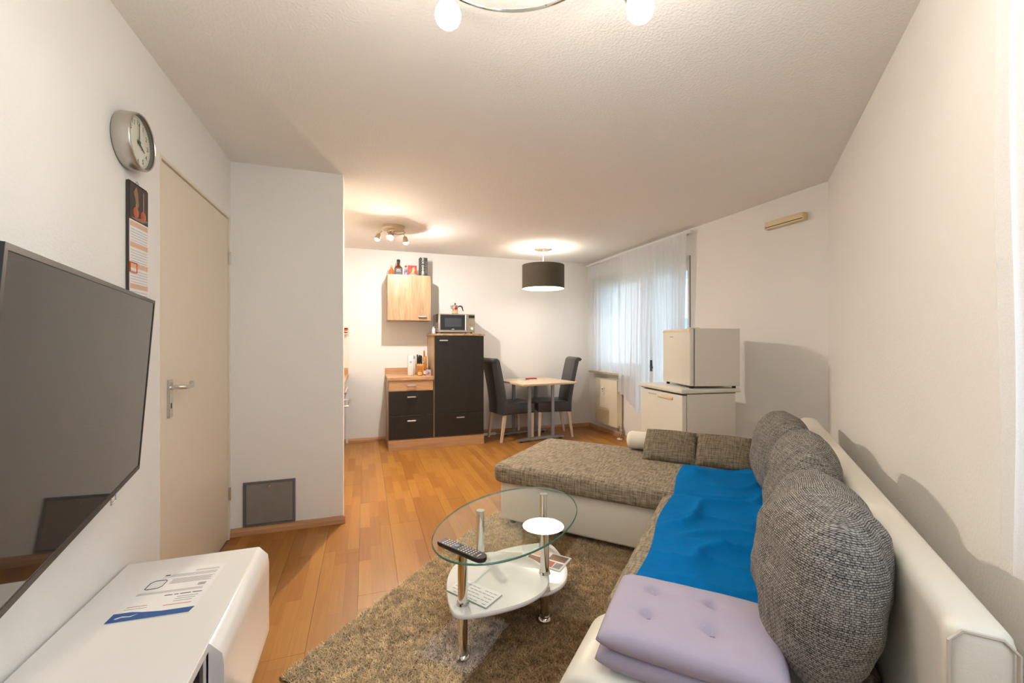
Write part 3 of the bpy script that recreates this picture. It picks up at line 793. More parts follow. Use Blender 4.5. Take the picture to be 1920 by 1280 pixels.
for (lx, ly, rings) in ((-0.350, 0.018, (0.206,)), (0.008, -0.168, (0.206, 0.132)), (0.018, 0.178, (0.206, 0.132)), (0.372, 0.008, (0.132,))):
    lg = part('leg', G().cyl((lx, ly, 0), 0.0195, 0.010, 0.411, 28), 'chrome', ct)
    part('foot_ring', G().lathe([(0.028, 0.0), (0.029, 0.004), (0.026, 0.010), (0.0225, 0.014), (0.0225, 0.020), (0.0195, 0.022)], 28, (lx, ly, 0)), 'chrome', lg)
    for z in rings: part('collar', G().lathe([(0.0195, z + 0.010), (0.023, z + 0.008), (0.0255, z - 0.002), (0.0195, z - 0.002)], 28, (lx, ly, 0), cap=False), 'chrome', lg)
    part('cap', G().lathe([(0.0205, 0.399), (0.0205, 0.4105)], 28, (lx, ly, 0)), 'satin', lg)

# remote control on the glass
rc = thing('remote_control', 'black remote control lying on the oval glass table top', 'remote', (0.349, 1.6155, 0.4445), math.atan2(1.519 - 1.713, 0.410 - 0.285))
g = G(); pts = [(-0.116, -0.020), (-0.110, -0.0235), (0.085, -0.0255), (0.108, -0.022), (0.119, -0.010), (0.121, 0.0), (0.119, 0.010), (0.108, 0.022), (0.085, 0.0255), (-0.110, 0.0235), (-0.116, 0.020)]
lay = [(0.90, 0.0), (1.0, 0.006), (1.0, 0.013), (0.96, 0.017)]; n = len(pts)
vs = [(p[0] * (1 - (1 - k) * 0.25), p[1] * k, z) for k, z in lay for p in pts]
fs = [tuple(range(n - 1, -1, -1)), tuple(range(3 * n, 4 * n))] + [(j * n + i, j * n + (i + 1) % n, (j + 1) * n + (i + 1) % n, (j + 1) * n + i) for j in range(3) for i in range(n)]
part('body', g._add(vs, fs), 'black_plastic', rc)
for i in range(13):
    for j in range(4):
        if i in (5, 6) and j in (1, 2): continue
        m_ = 'button_white'
        if i == 0: m_ = 'button_red' if j in (0, 3) else None
        if i == 7 and j == 1: m_ = 'button_orange'
        if i in (5, 6): m_ = 'button_blue'
        if m_ is None: continue
        X = -0.104 + i * 0.0142; Y = -0.0165 + j * 0.011
        part('button', G().box(X, X + 0.008, Y - 0.003, Y + 0.003, 0.0168, 0.0185, 0.0008, 1), m_, rc)
part('button', G().cyl((-0.026, -0.0005, 0), 0.010, 0.0168, 0.0188, 16), 'button_blue', rc)
part('logo_strip', G().box(0.088, 0.092, -0.012, 0.012, 0.0168, 0.0172), 'button_white', rc)

# folded puzzle paper on the upper shelf, magazines on the lower shelf
def sheet_stack(name, label, cat, c, rz, L, Wd, z, n, prints):
    t = thing(name, label, cat, (c[0], c[1], z), rz)
    part('pages', G().box(-L / 2, L / 2, -Wd / 2, Wd / 2, 0, n, 0.0), 'paper', t, smooth=False)
    for (x0, x1, y0, y1, m_) in prints:
        part('print', G().box(x0 * L / 2, x1 * L / 2, y0 * Wd / 2, y1 * Wd / 2, n, n + 0.0004), m_, t, smooth=False)
    return t
pr = []
for i in range(9):
    for j in range(5):
        if (i * 3 + j * 5) % 7 != 0: pr.append((-0.92 + i * 0.205, -0.92 + i * 0.205 + 0.17, -0.85 + j * 0.36, -0.85 + j * 0.36 + 0.07, 'print_grey'))
pz = sheet_stack('puzzle_booklet', 'folded puzzle paper with small print on the white shelf', 'booklet', (0.418, 1.699), math.atan2(1.587 - 1.757, 0.441 - 0.315), 0.205, 0.105, 0.229, 0.005, pr)
part('cover', G().box(-0.1028, 0.1028, -0.0528, 0.0528, -0.0006, 0.0012), 'leaf_green', pz)
sheet_stack('magazine', 'open magazine with tan pictures on the lower white shelf', 'magazine', (0.862, 1.985), math.atan2(1.943 - 2.10, 0.933 - 0.80), 0.21, 0.145, 0.1545, 0.003,
            [(-0.9, -0.1, -0.8, 0.0, 'photo_tan'), (-0.9, -0.2, 0.15, 0.8, 'print_peach'), (0.05, 0.9, 0.1, 0.85, 'photo_tan'), (0.05, 0.5, -0.8, -0.1, 'print_red'), (0.55, 0.9, -0.8, -0.1, 'print_grey')])
sheet_stack('newspaper', 'flat newspaper spread beneath the magazine on the lower shelf', 'newspaper', (0.775, 2.02), math.atan2(1.943 - 2.10, 0.933 - 0.80) + 0.45, 0.25, 0.16, 0.1542, 0.0022 * 0.1,
            [(-0.9, -0.25, -0.1, 0.8, 'print_peach'), (-0.9, -0.3, -0.8, -0.2, 'photo_tan')])

# ---------------------------------------------------------------- television on the left wall
tvm = Matrix.Translation((-0.700, 1.772, 1.106)) @ Matrix.Rotation(math.radians(11.8), 4, 'Z') @ Matrix.Rotation(math.radians(4.2), 4, 'Y')
tv = thing('television', 'large dark flat television angled out from the left wall', 'television', tvm.translation, rot=tvm.to_euler())
TL, TZ = 1.012, 0.283                              # local: face looks +x, length runs -y from the far edge
part('housing', G().box(-0.040, -0.004, -TL, 0, -TZ, TZ, 0.004, 2), 'dark_frame', tv)
part('bezel', G().box(-0.004, 0.003, -TL, 0, TZ - 0.010, TZ).box(-0.004, 0.003, -TL, 0, -TZ, -TZ + 0.014).box(-0.004, 0.003, -TL, -TL + 0.010, -TZ + 0.014, TZ - 0.010).box(-0.004, 0.003, -0.009, 0, -TZ + 0.014, TZ - 0.010), 'dark_frame', tv)
part('screen', G().box(-0.004, 0.0012, -TL + 0.010, -0.009, -TZ + 0.014, TZ - 0.010), 'tv_screen', tv, 'dark glossy screen', smooth=False)
part('logo_clip', G().tube([(0.002, -0.325, -TZ + 0.004), (0.004, -0.325, -TZ - 0.016), (0.004, -0.285, -TZ - 0.016), (0.002, -0.285, -TZ + 0.004)], 0.0022, 6), 'satin', tv, 'small clear maker tab')
part('wall_bracket', G().box(-0.060, -0.040, -0.62, -0.34, -0.16, 0.16, 0.003).tube([(-0.06, -0.48, 0), (-0.115, -0.30, 0), (-0.16, -0.44, 0.0)], 0.018, 8), 'rubber', tv)

# ---------------------------------------------------------------- television bench, letter
bn = thing('television_bench', 'long low white gloss television bench with dark open compartment', 'bench', (-0.60, 1.0, 0))
BY0, BY1 = -0.30, 1.905
part('top', G().box(-0.806, -0.394, BY0, BY1, 0.425, 0.45, 0.002, 1), 'white_satin', bn, world=True)
part('carcass', G().box(-0.806, -0.40, BY1 - 0.018, BY1, 0.06, 0.425).box(-0.806, -0.40, 1.325, 1.343, 0.06, 0.425).box(-0.806, -0.40, 0.30, 0.318, 0.06, 0.425).box(-0.806, -0.40, BY0, BY0 + 0.018, 0.06, 0.425).box(-0.806, -0.40, BY0 + 0.018, BY1 - 0.018, 0.045, 0.06), 'white_satin', bn, world=True)
part('rear_panel', G().box(-0.806, -0.795, BY0 + 0.018, BY1 - 0.018, 0.06, 0.425), 'dark_oak', bn, world=True)
part('divider', G().box(-0.79, -0.402, 1.300, 1.324, 0.06, 0.425).box(-0.79, -0.41, 0.319, 1.299, 0.225, 0.243), 'dark_oak', bn, 'dark wood inner wall', world=True)
def bow_front(y0, y1):
    g = G(); n = 12; pr = []
    for i in range(n + 1):
        t = i / n; z = 0.055 + t * 0.394; e = min(t, 1 - t)
        pr.append((-0.392 + 0.034 * (1 - (1 - min(1, e / 0.16)) ** 2) ** 0.5, z))
    pr = [(-0.394, 0.055)] + pr + [(-0.394, 0.449)]
    m = len(pr); vs = [(x, y0, z) for x, z in pr] + [(x, y1, z) for x, z in pr]
    return g._add(vs, [tuple(range(m)), tuple(range(2 * m - 1, m - 1, -1))] + [(i, (i + 1) % m, m + (i + 1) % m, m + i) for i in range(m)])
part('door', bow_front(1.338, 1.905), 'white_gloss', bn, 'bowed glossy white front', world=True, angle=50)
part('door', bow_front(BY0, 0.305), 'white_gloss', bn, 'bowed glossy white front', world=True, angle=50)
for y in (BY0 + 0.15, 0.8, BY1 - 0.15):
    for x in (-0.75, -0.46): part('foot', G().cyl((x, y, 0), 0.018, 0, 0.046, 12), 'rubber', bn, world=True)

lt = thing('letter', 'printed letter with blue footer band lying on the white bench', 'letter', (-0.586, 1.663, 0.4505), math.radians(-3.5))
part('sheet', G().box(-0.105, 0.105, -0.1485, 0.1485, 0, 0.0006), 'paper', lt, smooth=False)
Zp = 0.0006
def ink(x0, x1, y0, y1, m_): part('print', G().box(x0, x1, y0, y1, Zp, Zp + 0.0003), m_, lt, smooth=False)
# blue swoosh footer (nearest the camera), with a pale emblem
g = G(); pts = [(-0.105, -0.1485), (0.100, -0.146), (0.105, -0.118), (0.02, -0.119), (-0.03, -0.112), (-0.06, -0.104), (-0.105, -0.104)]
part('footer_band', g.prism(pts, Zp, Zp + 0.0003), 'print_blue', lt, 'blue printed footer', smooth=False)
part('emblem', G().prism([(-0.092, -0.130), (-0.075, -0.122), (-0.055, -0.126), (-0.038, -0.118), (-0.052, -0.130), (-0.075, -0.127), (-0.085, -0.134)], Zp + 0.0003, Zp + 0.0005), 'label_white', lt, smooth=False)
for y in (0.118, 0.113): ink(0.02, 0.09, y, y + 0.002, 'print_grey')
for k in range(4): ink(-0.045 - 0.02 * (k % 2), 0.09, 0.100 - k * 0.005, 0.1015 - k * 0.005, 'print_grey')
for k in range(7): ink(-0.03, 0.092 - 0.004 * (k % 3), 0.070 - k * 0.005, 0.0716 - k * 0.005, 'print_grey')
ink(0.062, 0.084, 0.010, 0.026, 'print_grey')
for k in range(3): ink(-0.095, 0.085, -0.004 - k * 0.005, -0.0024 - k * 0.005, 'print_grey')
for x0, x1 in ((-0.01, 0.012), (0.016, 0.028), (0.032, 0.062), (0.066, 0.092)): ink(x0, x1, -0.034, -0.030, 'print_dark')
for k in range(3): ink(0.03, 0.088 - k * 0.004, -0.050 - k * 0.012, -0.047 - k * 0.012, 'print_grey')
ink(0.012, 0.085, -0.092, -0.089, 'print_red'); ink(-0.088, -0.035, -0.078, -0.0755, 'print_red'); ink(-0.088, -0.03, -0.09, -0.0875, 'print_grey')
ink(-0.064, -0.05, 0.098, 0.104, 'print_dark')
# outlined card with a cut corner
rr = [(-0.088, 0.022), (-0.088, 0.058), (-0.078, 0.070), (-0.050, 0.070), (-0.044, 0.064), (-0.044, 0.030), (-0.052, 0.020), (-0.082, 0.018)]
part('card_outline', G().tube([(x, y, Zp + 0.0003) for x, y in rr], 0.0014, 4, closed=True), 'print_dark', lt)

# ---------------------------------------------------------------- wall clock and calendar
cz_, cy_, cr_ = 1.968, 1.902, 0.100
ck = thing('wall_clock', 'round brushed steel wall clock above the calendar', 'clock', (XL + 0.001, cy_, cz_), rot=(0, 0, 0))
RX = Matrix.Rotation(PI / 2, 4, 'Y')               # lathe axis z -> +x
part('case', G().lathe([(cr_ - 0.012, 0.0), (cr_ - 0.003, 0.002), (cr_, 0.008), (cr_, 0.049), (cr_ - 0.003, 0.054), (cr_ - 0.006, 0.055), (cr_ - 0.008, 0.052)], 64, M=RX, cap=False), 'brushed', ck)
part('inner_rim', G().lathe([(cr_ - 0.008, 0.0525), (cr_ - 0.009, 0.045), (cr_ - 0.009, 0.036)], 64, M=RX, cap=False), 'clock_rim_in', ck)
part('dial', G().lathe([(0.0005, 0.038), (cr_ - 0.009, 0.038), (cr_ - 0.009, 0.036), (0.0005, 0.036)], 64, M=RX, cap=False), 'clock_face', ck, 'cream dial')
MF = basis((0.0388, 0, 0), (0, 1, 0), (0, 0, 1), (1, 0, 0))
for hnum in range(1, 13):
    a = PI / 2 - hnum * PI / 6; r = 0.068
    part('numeral', text_geo(str(hnum), 0.024, bold=0.0004).xf(MF @ Matrix.Translation((r * math.cos(a), r * math.sin(a), 0))), 'print_dark', ck, smooth=False)
g = G()
for k in range(60):
    a = k * PI / 30; L = 0.005 if k % 5 else 0.008
    g.box(-0.0005, 0.0005, 0.087 - L, 0.087, 0, 0.0003, M=MF @ Matrix.Rotation(a, 4, 'Z'))
part('minute_track', g, 'print_dark', ck, smooth=False)
def hand(ang, L, wdt, z, mat='print_dark'):
    return G().prism([(-wdt, -0.012), (wdt, -0.012), (wdt * 0.7, L), (-wdt * 0.7, L)], z, z + 0.001, M=MF @ Matrix.Rotation(-ang, 4, 'Z'))
part('hour_hand', hand(math.radians(4 * 30), 0.046, 0.0032, 0.002), 'print_dark', ck)
part('minute_hand', hand(math.radians(0), 0.070, 0.0022, 0.0035), 'print_dark', ck)
part('hub', G().lathe([(0.006, 0.038), (0.006, 0.0445), (0.001, 0.045)], 16, M=RX), 'print_dark', ck)
part('glass_cover', G().lathe([(0.0005, 0.0505), (cr_ - 0.0085, 0.0505)], 48, M=RX, cap=False), 'pane', ck)

cl = thing('calendar', 'tall narrow wall calendar with copper ornament photo beside the door', 'calendar', (XL + 0.002, 1.976, 1.38))
part('backing', G().box(0.0, 0.008, -0.070, 0.070, 0, 0.452), 'photo_dark', cl, 'dark page block edge', smooth=False)
part('date_sheet', G().box(0.008, 0.0095, -0.066, 0.070, 0.0, 0.315), 'paper', cl, smooth=False)
ph = part('photo', G().box(0.008, 0.010, -0.066, 0.070, 0.315, 0.448), 'photo_dark', cl, 'dark photo of copper balls', smooth=False)
for y, z in ((-0.022, 0.347), (0.034, 0.345)):
    part('ornament', G().lathe([(0.0005, 0.0016), (0.016, 0.0012), (0.0195, 0.0)], 20, M=Matrix.Translation((0.010, y, z)) @ RX), 'ornament', ph)
    part('string', G().box(0.010, 0.0105, y - 0.0012, y + 0.0012, z + 0.018, 0.435), 'print_peach', ph, smooth=False)
part('drape', G().prism([(-0.040, 0.100), (-0.020, 0.125), (-0.008, 0.100), (-0.002, 0.06), (-0.014, 0.035), (-0.022, 0.06)], 0.0, 0.0006, M=basis((0.010, 0, 0.318), (0, 1, 0), (0, 0, 1), (1, 0, 0))), 'photo_tan', ph, smooth=False)
part('table_print', G().prism([(-0.06, 0.005), (0.0, 0.012), (0.04, 0.022), (0.068, 0.014), (0.03, 0.002), (-0.02, 0.0)], 0.0, 0.0006, M=basis((0.010, 0, 0.318), (0, 1, 0), (0, 0, 1), (1, 0, 0))), 'photo_tan', ph, smooth=False)
for k in range(4):
    z = 0.292 - k * 0.076
    part('month_bar', G().box(0.0095, 0.0099, -0.064, 0.068, z, z + 0.018), 'print_peach', cl, smooth=False)
    for r in range(5): part('week_row', G().box(0.0095, 0.0098, -0.060, 0.064, z - 0.012 - r * 0.010, z - 0.0105 - r * 0.010), 'print_grey', cl, smooth=False)
part('date_marker', G().tube([(0.0105, y, z) for y, z in ((-0.066, 0.124), (-0.018, 0.124), (-0.018, 0.158), (-0.066, 0.158))], 0.0025, 4, closed=True), 'print_orange', cl)
part('hanger', G().tube([(0.004, -0.012, 0.45), (0.004, -0.008, 0.462), (0.004, 0.0, 0.468), (0.004, 0.008, 0.462), (0.004, 0.012, 0.45)], 0.0015, 6), 'satin', cl)
part('spiral_binding', G().tube([(0.005 + 0.005 * math.cos(t * PI / 4), -0.066 + 0.132 * t / 176, 0.450 + 0.005 * math.sin(t * PI / 4)) for t in range(177)], 0.0008, 4), 'rubber', cl)

# access panel in the bulkhead
ap = thing('access_panel', 'grey steel access hatch low in the boxed-out wall', 'hatch', (-0.593, 3.18, 0.0))
part('frame', G().box(-0.152, 0.152, -0.010, 0.0, 0.327, 0.339).box(-0.152, 0.152, -0.010, 0.0, 0.055, 0.064).box(-0.152, -0.138, -0.010, 0.0, 0.064, 0.327).box(0.138, 0.152, -0.010, 0.0, 0.064, 0.327), 'steel_frame', ap)
pd = part('hatch_door', G().box(-0.1365, 0.1365, -0.007, -0.001, 0.0655, 0.3255, 0.001, 1), 'steel_panel', ap, 'smudged grey steel plate')
part('lock', G().cyl((0.0, -0.007, 0.303), 0.010, -0.004, 0.0, 16, axis='y').cyl((0.0, -0.0105, 0.303), 0.004, -0.003, 0.0, 6, axis='y'), 'satin', pd)

# beige wall box on the window wall
vb = thing('wall_vent', 'long beige plastic box high on the wall above the fridges', 'vent', (XR, 2.49, 2.19))
part('housing', G().box(-0.055, 0.0, -0.160, 0.165, -0.030, 0.030, 0.004, 2), 'beige_plastic', vb)
part('slot', G().box(-0.0565, -0.0545, -0.155, 0.160, -0.018, -0.013), 'dark_gap', vb)

# ---------------------------------------------------------------- kitchen: drawer unit, tall fridge cabinet, wall cabinet
KF = 5.08
def bar_handle(par, x, y, z, L=0.10, name='handle', mat='satin'):
    g = G().box(x - L / 2, x + L / 2, y - 0.030, y - 0.020, z - 0.008, z + 0.008, 0.002, 1)
    for s in (-1, 1): g.box(x + s * L * 0.42 - 0.005, x + s * L * 0.42 + 0.005, y - 0.020, y, z - 0.006, z + 0.006)
    return part(name, g, mat, par, 'brushed metal bar handle', world=True)
du = thing('drawer_unit', 'low kitchen drawer unit with oak drawer above two black drawers', 'cabinet', (0.5, 5.36, 0))
part('carcass', G().box(0.247, 0.263, KF + 0.012, YB - 0.002, 0.0, 0.80).box(0.744, 0.758, KF + 0.012, YB - 0.002, 0.0, 0.80).box(0.263, 0.744, YB - 0.02, YB - 0.002, 0.0, 0.80).box(0.263, 0.744, KF + 0.012, YB - 0.02, 0.785, 0.80).box(0.263, 0.744, KF + 0.012, YB - 0.02, 0.118, 0.13), 'oak', du, world=True)
d1 = part('drawer', G().box(0.252, 0.752, KF - 0.008, KF + 0.012, 0.680, 0.797, 0.0015, 1), 'oak_h', du, 'oak drawer front', world=True); bar_handle(d1, 0.505, KF - 0.008, 0.742)
d2 = part('drawer', G().box(0.252, 0.752, KF - 0.008, KF + 0.012, 0.402, 0.676, 0.0015, 1), 'black_front', du, 'black drawer front', world=True); bar_handle(d2, 0.505, KF - 0.008, 0.610)
d3 = part('drawer', G().box(0.252, 0.752, KF - 0.008, KF + 0.012, 0.130, 0.398, 0.0015, 1), 'black_front', du, 'black drawer front', world=True); bar_handle(d3, 0.505, KF - 0.008, 0.335)
wt = thing('worktop', 'oak worktop with upstand on the low drawer unit', 'worktop', (0.5, 5.36, 0.80))
part('board', G().box(0.235, 0.758, KF - 0.022, YB - 0.002, 0.802, 0.842, 0.002, 1), 'oak_end', wt, world=True)
part('upstand', G().box(0.235, 0.758, YB - 0.02, YB - 0.002, 0.842, 0.915, 0.001, 1), 'oak_h', wt, world=True)
tl = thing('fridge_cabinet', 'tall oak and black cabinet with a large door and bottom drawer', 'cabinet', (1.06, 5.36, 0))
part('carcass', G().box(0.762, 0.780, KF + 0.012, YB - 0.002, 0.0, 1.318).box(1.354, 1.372, KF + 0.012, YB - 0.002, 0.0, 1.318).box(0.780, 1.354, YB - 0.02, YB - 0.002, 0, 1.318).box(0.780, 1.354, KF + 0.012, YB - 0.02, 0.118, 0.13), 'oak', tl, world=True)
part('top', G().box(0.752, 1.380, KF - 0.015, YB - 0.002, 1.320, 1.346, 0.002, 1), 'oak', tl, world=True)
dd = part('door', G().box(0.772, 1.368, KF - 0.008, KF + 0.012, 0.402, 1.316, 0.0015, 1), 'black_front', tl, 'large black door', world=True); bar_handle(dd, 0.875, KF - 0.008, 1.262)
d4 = part('drawer', G().box(0.772, 1.368, KF - 0.008, KF + 0.012, 0.130, 0.398, 0.0015, 1), 'black_front', tl, 'black drawer front', world=True); bar_handle(d4, 1.075, KF - 0.008, 0.345)
pl = single('plinth', G().box(0.247, 1.372, KF - 0.004, KF + 0.012, 0.0, 0.117, 0.001, 1), 'oak_h', 'oak plinth board along the foot of the kitchen units', 'plinth')
WF = 5.30
wc = thing('wall_cabinet', 'light oak wall cabinet with bottles standing on top', 'cabinet', (0.505, 5.47, 1.505))
part('carcass', G().box(0.250, 0.266, WF + 0.02, YB, 1.505, 2.052).box(0.744, 0.760, WF + 0.02, YB, 1.505, 2.052).box(0.266, 0.744, WF + 0.02, YB, 1.505, 1.521).box(0.266, 0.744, WF + 0.02, YB, 2.036, 2.052).box(0.266, 0.744, YB - 0.01, YB, 1.521, 2.036), 'oak', wc, world=True)
dw = part('door', G().box(0.250, 0.760, WF, WF + 0.0195, 1.505, 2.052, 0.0015, 1), 'oak', wc, 'light oak door', world=True); bar_handle(dw, 0.655, WF, 1.553, 0.10)

# bottles and boxes on the wall cabinet (top at 2.052)
def kloc(u, v, Y): return None
ZT = 2.0525
t = thing('bottle', 'small orange bottle with pink cap leftmost on the wall cabinet', 'bottle', (0.300, 5.40, ZT), group='bottles on the wall cabinet')
part('body', G().lathe([(0.024, 0.0), (0.028, 0.004), (0.028, 0.050), (0.024, 0.068), (0.013, 0.085), (0.012, 0.095)], 18), 'orange_drink', t)
part('cap', G().lathe([(0.014, 0.095), (0.014, 0.118), (0.010, 0.122)], 14), 'label_peach', t)
t = thing('bottle', 'square-shouldered whiskey bottle with black label on the wall cabinet', 'bottle', (0.382, 5.40, ZT), group='bottles on the wall cabinet')
part('body', G().box(-0.047, 0.047, -0.040, 0.040, 0.0, 0.098, 0.010, 3).lathe([(0.045, 0.094), (0.040, 0.106), (0.024, 0.120), (0.018, 0.130), (0.017, 0.150)], 20), 'whiskey', t)
part('neck', G().lathe([(0.0175, 0.150), (0.0175, 0.165)], 16), 'label_black', t)
part('cap', G().lathe([(0.019, 0.165), (0.020, 0.168), (0.020, 0.190), (0.016, 0.195)], 16), 'rubber', t)
lb = part('label', G().box(-0.036, 0.036, -0.0412, -0.0398, 0.012, 0.084), 'label_black', t, 'black paper label', smooth=False)
MT = basis((0, -0.0416, 0), (1, 0, 0), (0, 0, 1), (0, -1, 0))
part('lettering', text_geo('JACK', 0.020).xf(MT @ Matrix.Translation((0, 0.066, 0))), 'label_white', lb, smooth=False)
part('lettering', text_geo("DANIEL'S", 0.014).xf(MT @ Matrix.Translation((0, 0.048, 0))), 'label_white', lb, smooth=False)
t = thing('bottle', 'small clear bottle with red cap between whiskey and red box', 'bottle', (0.470, 5.40, ZT), group='bottles on the wall cabinet')
part('body', G().lathe([(0.018, 0.0), (0.021, 0.004), (0.021, 0.070), (0.018, 0.085), (0.011, 0.098), (0.011, 0.108)], 18), 'bottle_glass', t)
part('label', G().lathe([(0.0214, 0.010), (0.0214, 0.045)], 18, cap=False), 'label_lilac', t)
part('cap', G().lathe([(0.013, 0.108), (0.013, 0.124), (0.010, 0.127)], 14), 'red_plastic', t)
t = thing('picture_box', 'red picture box between small bottle and tall black box', 'box', (0.548, 5.41, ZT), 0.03)
part('carton', G().box(-0.052, 0.052, -0.02, 0.02, 0.0, 0.132, 0.001, 1), 'red_card', t)
for pts, m_ in (([(-0.030, 0.03), (-0.01, 0.05), (0.0, 0.10), (0.02, 0.115), (0.032, 0.08), (0.018, 0.05), (0.03, 0.03)], 'skin_print'), ([(-0.044, 0.06), (-0.03, 0.10), (-0.012, 0.085), (-0.025, 0.05)], 'orange_drink'), ([(-0.044, 0.012), (0.044, 0.012), (0.044, 0.022), (-0.044, 0.022)], 'label_white')):
    part('print', G().prism(pts, 0.0, 0.0006, M=basis((0, -0.02, 0), (1, 0, 0), (0, 0, 1), (0, -1, 0))), m_, t, smooth=False)
t = thing('gift_box', 'tall black box with white upright lettering on the wall cabinet', 'box', (0.680, 5.41, ZT), 0.04)
part('carton', G().box(-0.046, 0.046, -0.046, 0.046, 0.0, 0.232, 0.0015, 1), 'green_black_card', t)
part('lettering', text_geo("JACK DANIELS", 0.037, bold=0.0008).xf(basis((-0.012, -0.0466, 0.116), (0, 0, -1), (1, 0, 0), (0, -1, 0))), 'label_white', t, 'white lettering', smooth=False)
part('lettering', text_geo("TENNESSEE WHISKEY", 0.016).xf(basis((0.028, -0.0466, 0.116), (0, 0, -1), (1, 0, 0), (0, -1, 0))), 'print_grey', t, smooth=False)

# microwave, moka pot, small things on the tall cabinet (top at 1.346)
mw = thing('microwave', 'steel microwave with dark glass door on the tall cabinet', 'microwave', (1.068, 5.38, 1.346), 0.06)
part('housing', G().box(-0.232, 0.232, -0.125, 0.20, 0.016, 0.246, 0.004, 2), 'satin', mw)
part('front', G().box(-0.226, 0.135, -0.140, -0.126, 0.018, 0.244, 0.003, 1), 'satin', mw)
dg = part('door_glass', G().box(-0.212, 0.118, -0.1432, -0.1405, 0.045, 0.232), 'microwave_glass', mw, 'dark glass door', smooth=False)
part('window_mesh', G().box(-0.160, 0.050, -0.1438, -0.1434, 0.085, 0.192), 'microwave_inner', dg, smooth=False)
part('brand_mark', G().box(-0.075, -0.040, -0.1438, -0.1434, 0.053, 0.060), 'button_white', dg, smooth=False)
part('door_handle', G().box(0.095, 0.108, -0.162, -0.150, 0.040, 0.236, 0.003, 1).box(0.097, 0.106, -0.152, -0.140, 0.050, 0.064).box(0.097, 0.106, -0.152, -0.140, 0.212, 0.226), 'white_satin', mw, 'pale bar handle')
cp = part('control_panel', G().box(0.138, 0.228, -0.140, -0.126, 0.018, 0.244, 0.003, 1), 'brass_nickel', mw)
part('display', G().box(0.145, 0.221, -0.1415, -0.1395, 0.195, 0.232), 'microwave_glass', cp, smooth=False)
for i in range(5): part('button', G().box(0.155, 0.210, -0.1425, -0.1395, 0.172 - i * 0.020, 0.182 - i * 0.020), 'satin', cp)
part('knob', G().cyl((0.186, -0.140, 0.065), 0.016, -0.014, 0.0, 18, axis='y'), 'white_satin', cp)
for x in (-0.19, 0.19):
    for y in (-0.10, 0.15): part('foot', G().cyl((x, y, 0), 0.012, 0.0, 0.017, 10), 'rubber', mw)
mk = thing('moka_pot', 'small moka pot with orange and red print on the microwave', 'pot', (1.075, 5.37, 1.5925), 0.1)
part('body', G().lathe([(0.040, 0.0), (0.042, 0.004), (0.034, 0.050), (0.030, 0.056), (0.032, 0.062), (0.044, 0.104), (0.043, 0.108)], 10), 'chrome', mk, angle=20)
part('printed_band', G().lathe([(0.0415, 0.012), (0.0356, 0.048)], 10, cap=False), 'skin_print', mk, smooth=False)
part('printed_patch', G().prism([(-0.016, 0.0), (0.014, 0.004), (0.018, 0.022), (0.0, 0.03), (-0.018, 0.018)], 0.0, 0.001, M=basis((0.0, -0.037, 0.058), (1, 0, 0), (0, -0.25, 0.97), (0, -0.97, -0.25))), 'red_plastic', mk, smooth=False)
part('lid', G().lathe([(0.044, 0.108), (0.030, 0.118), (0.008, 0.124)], 10), 'chrome', mk, angle=20)
part('lid_knob', G().lathe([(0.006, 0.124), (0.010, 0.132), (0.008, 0.142), (0.003, 0.145)], 10), 'rubber', mk)
part('handle', G().tube([(0.040, 0, 0.100), (0.070, 0, 0.108), (0.088, 0, 0.100), (0.098, 0, 0.070), (0.106, 0, 0.044)], [0.007, 0.008, 0.009, 0.007, 0.005], 8), 'rubber', mk)
part('spout', G().tube([(-0.030, 0, 0.075), (-0.050, 0, 0.092), (-0.062, 0, 0.108)], [0.016, 0.011, 0.006], 8), 'chrome', mk)
t = thing('spray_bottle', 'small white bottle at the left end of the tall cabinet top', 'bottle', (0.800, 5.33, 1.3465))
part('body', G().lathe([(0.020, 0.0), (0.022, 0.003), (0.022, 0.060), (0.018, 0.066)], 16), 'label_white', t)
part('cap', G().lathe([(0.017, 0.066), (0.017, 0.082), (0.012, 0.086)], 14), 'label_lilac', t)
pt = thing('plant_sprig', 'tiny green plant tucked between white bottle and microwave', 'plant', (0.83, 5.47, 1.3465))
part('pot', G().lathe([(0.016, 0.0), (0.020, 0.022)], 12), 'rubber', pt)
g = G()
for i in range(26):
    a = rnd.uniform(0, 2 * PI); L = rnd.uniform(0.02, 0.04); d = Vector((math.cos(a) * 0.6, math.sin(a) * 0.6, 0.9)); p0 = Vector((0, 0, 0.02)); q = p0 + d * L
    s_v = Vector((-math.sin(a), math.cos(a), 0)) * 0.005; m_ = p0 + d * L * 0.6
    g._add([p0, m_ + s_v, q, m_ - s_v], [(0, 1, 2, 3)])
part('leaves', g, 'leaf_green', pt)

# things on the low worktop (top at 0.842)
ZC = 0.8425
t = thing('paper_towel_tube', 'tall white tube with grey emblem on the low worktop', 'canister', (0.515, 5.30, ZC))
part('body', G().box(-0.032, 0.032, -0.030, 0.030, 0.0, 0.245, 0.008, 2), 'label_white', t)
part('emblem', G().cyl((0.0, -0.0302, 0.16), 0.012, -0.0006, 0.0, 18, axis='y'), 'label_lilac', t)
t = thing('cleanser_bottle', 'small pale bottle behind the white tube on the worktop', 'bottle', (0.575, 5.45, ZC))
part('body', G().lathe([(0.020, 0.0), (0.022, 0.004), (0.022, 0.17), (0.014, 0.19)], 16), 'label_white', t)
part('cap', G().lathe([(0.014, 0.19), (0.014, 0.225), (0.010, 0.23)], 14), 'label_lilac', t)
kb = thing('knife_block', 'wooden knife block full of black-handled knives on the worktop', 'knife block', (0.628, 5.36, ZC))
part('block', G().prism([(-0.05, 0.0), (0.06, 0.0), (0.06, 0.13), (-0.02, 0.15), (-0.05, 0.11)], -0.034, 0.034, M=basis((0, 0, 0), (0, 1, 0), (0, 0, 1), (1, 0, 0))), 'block_wood', kb)
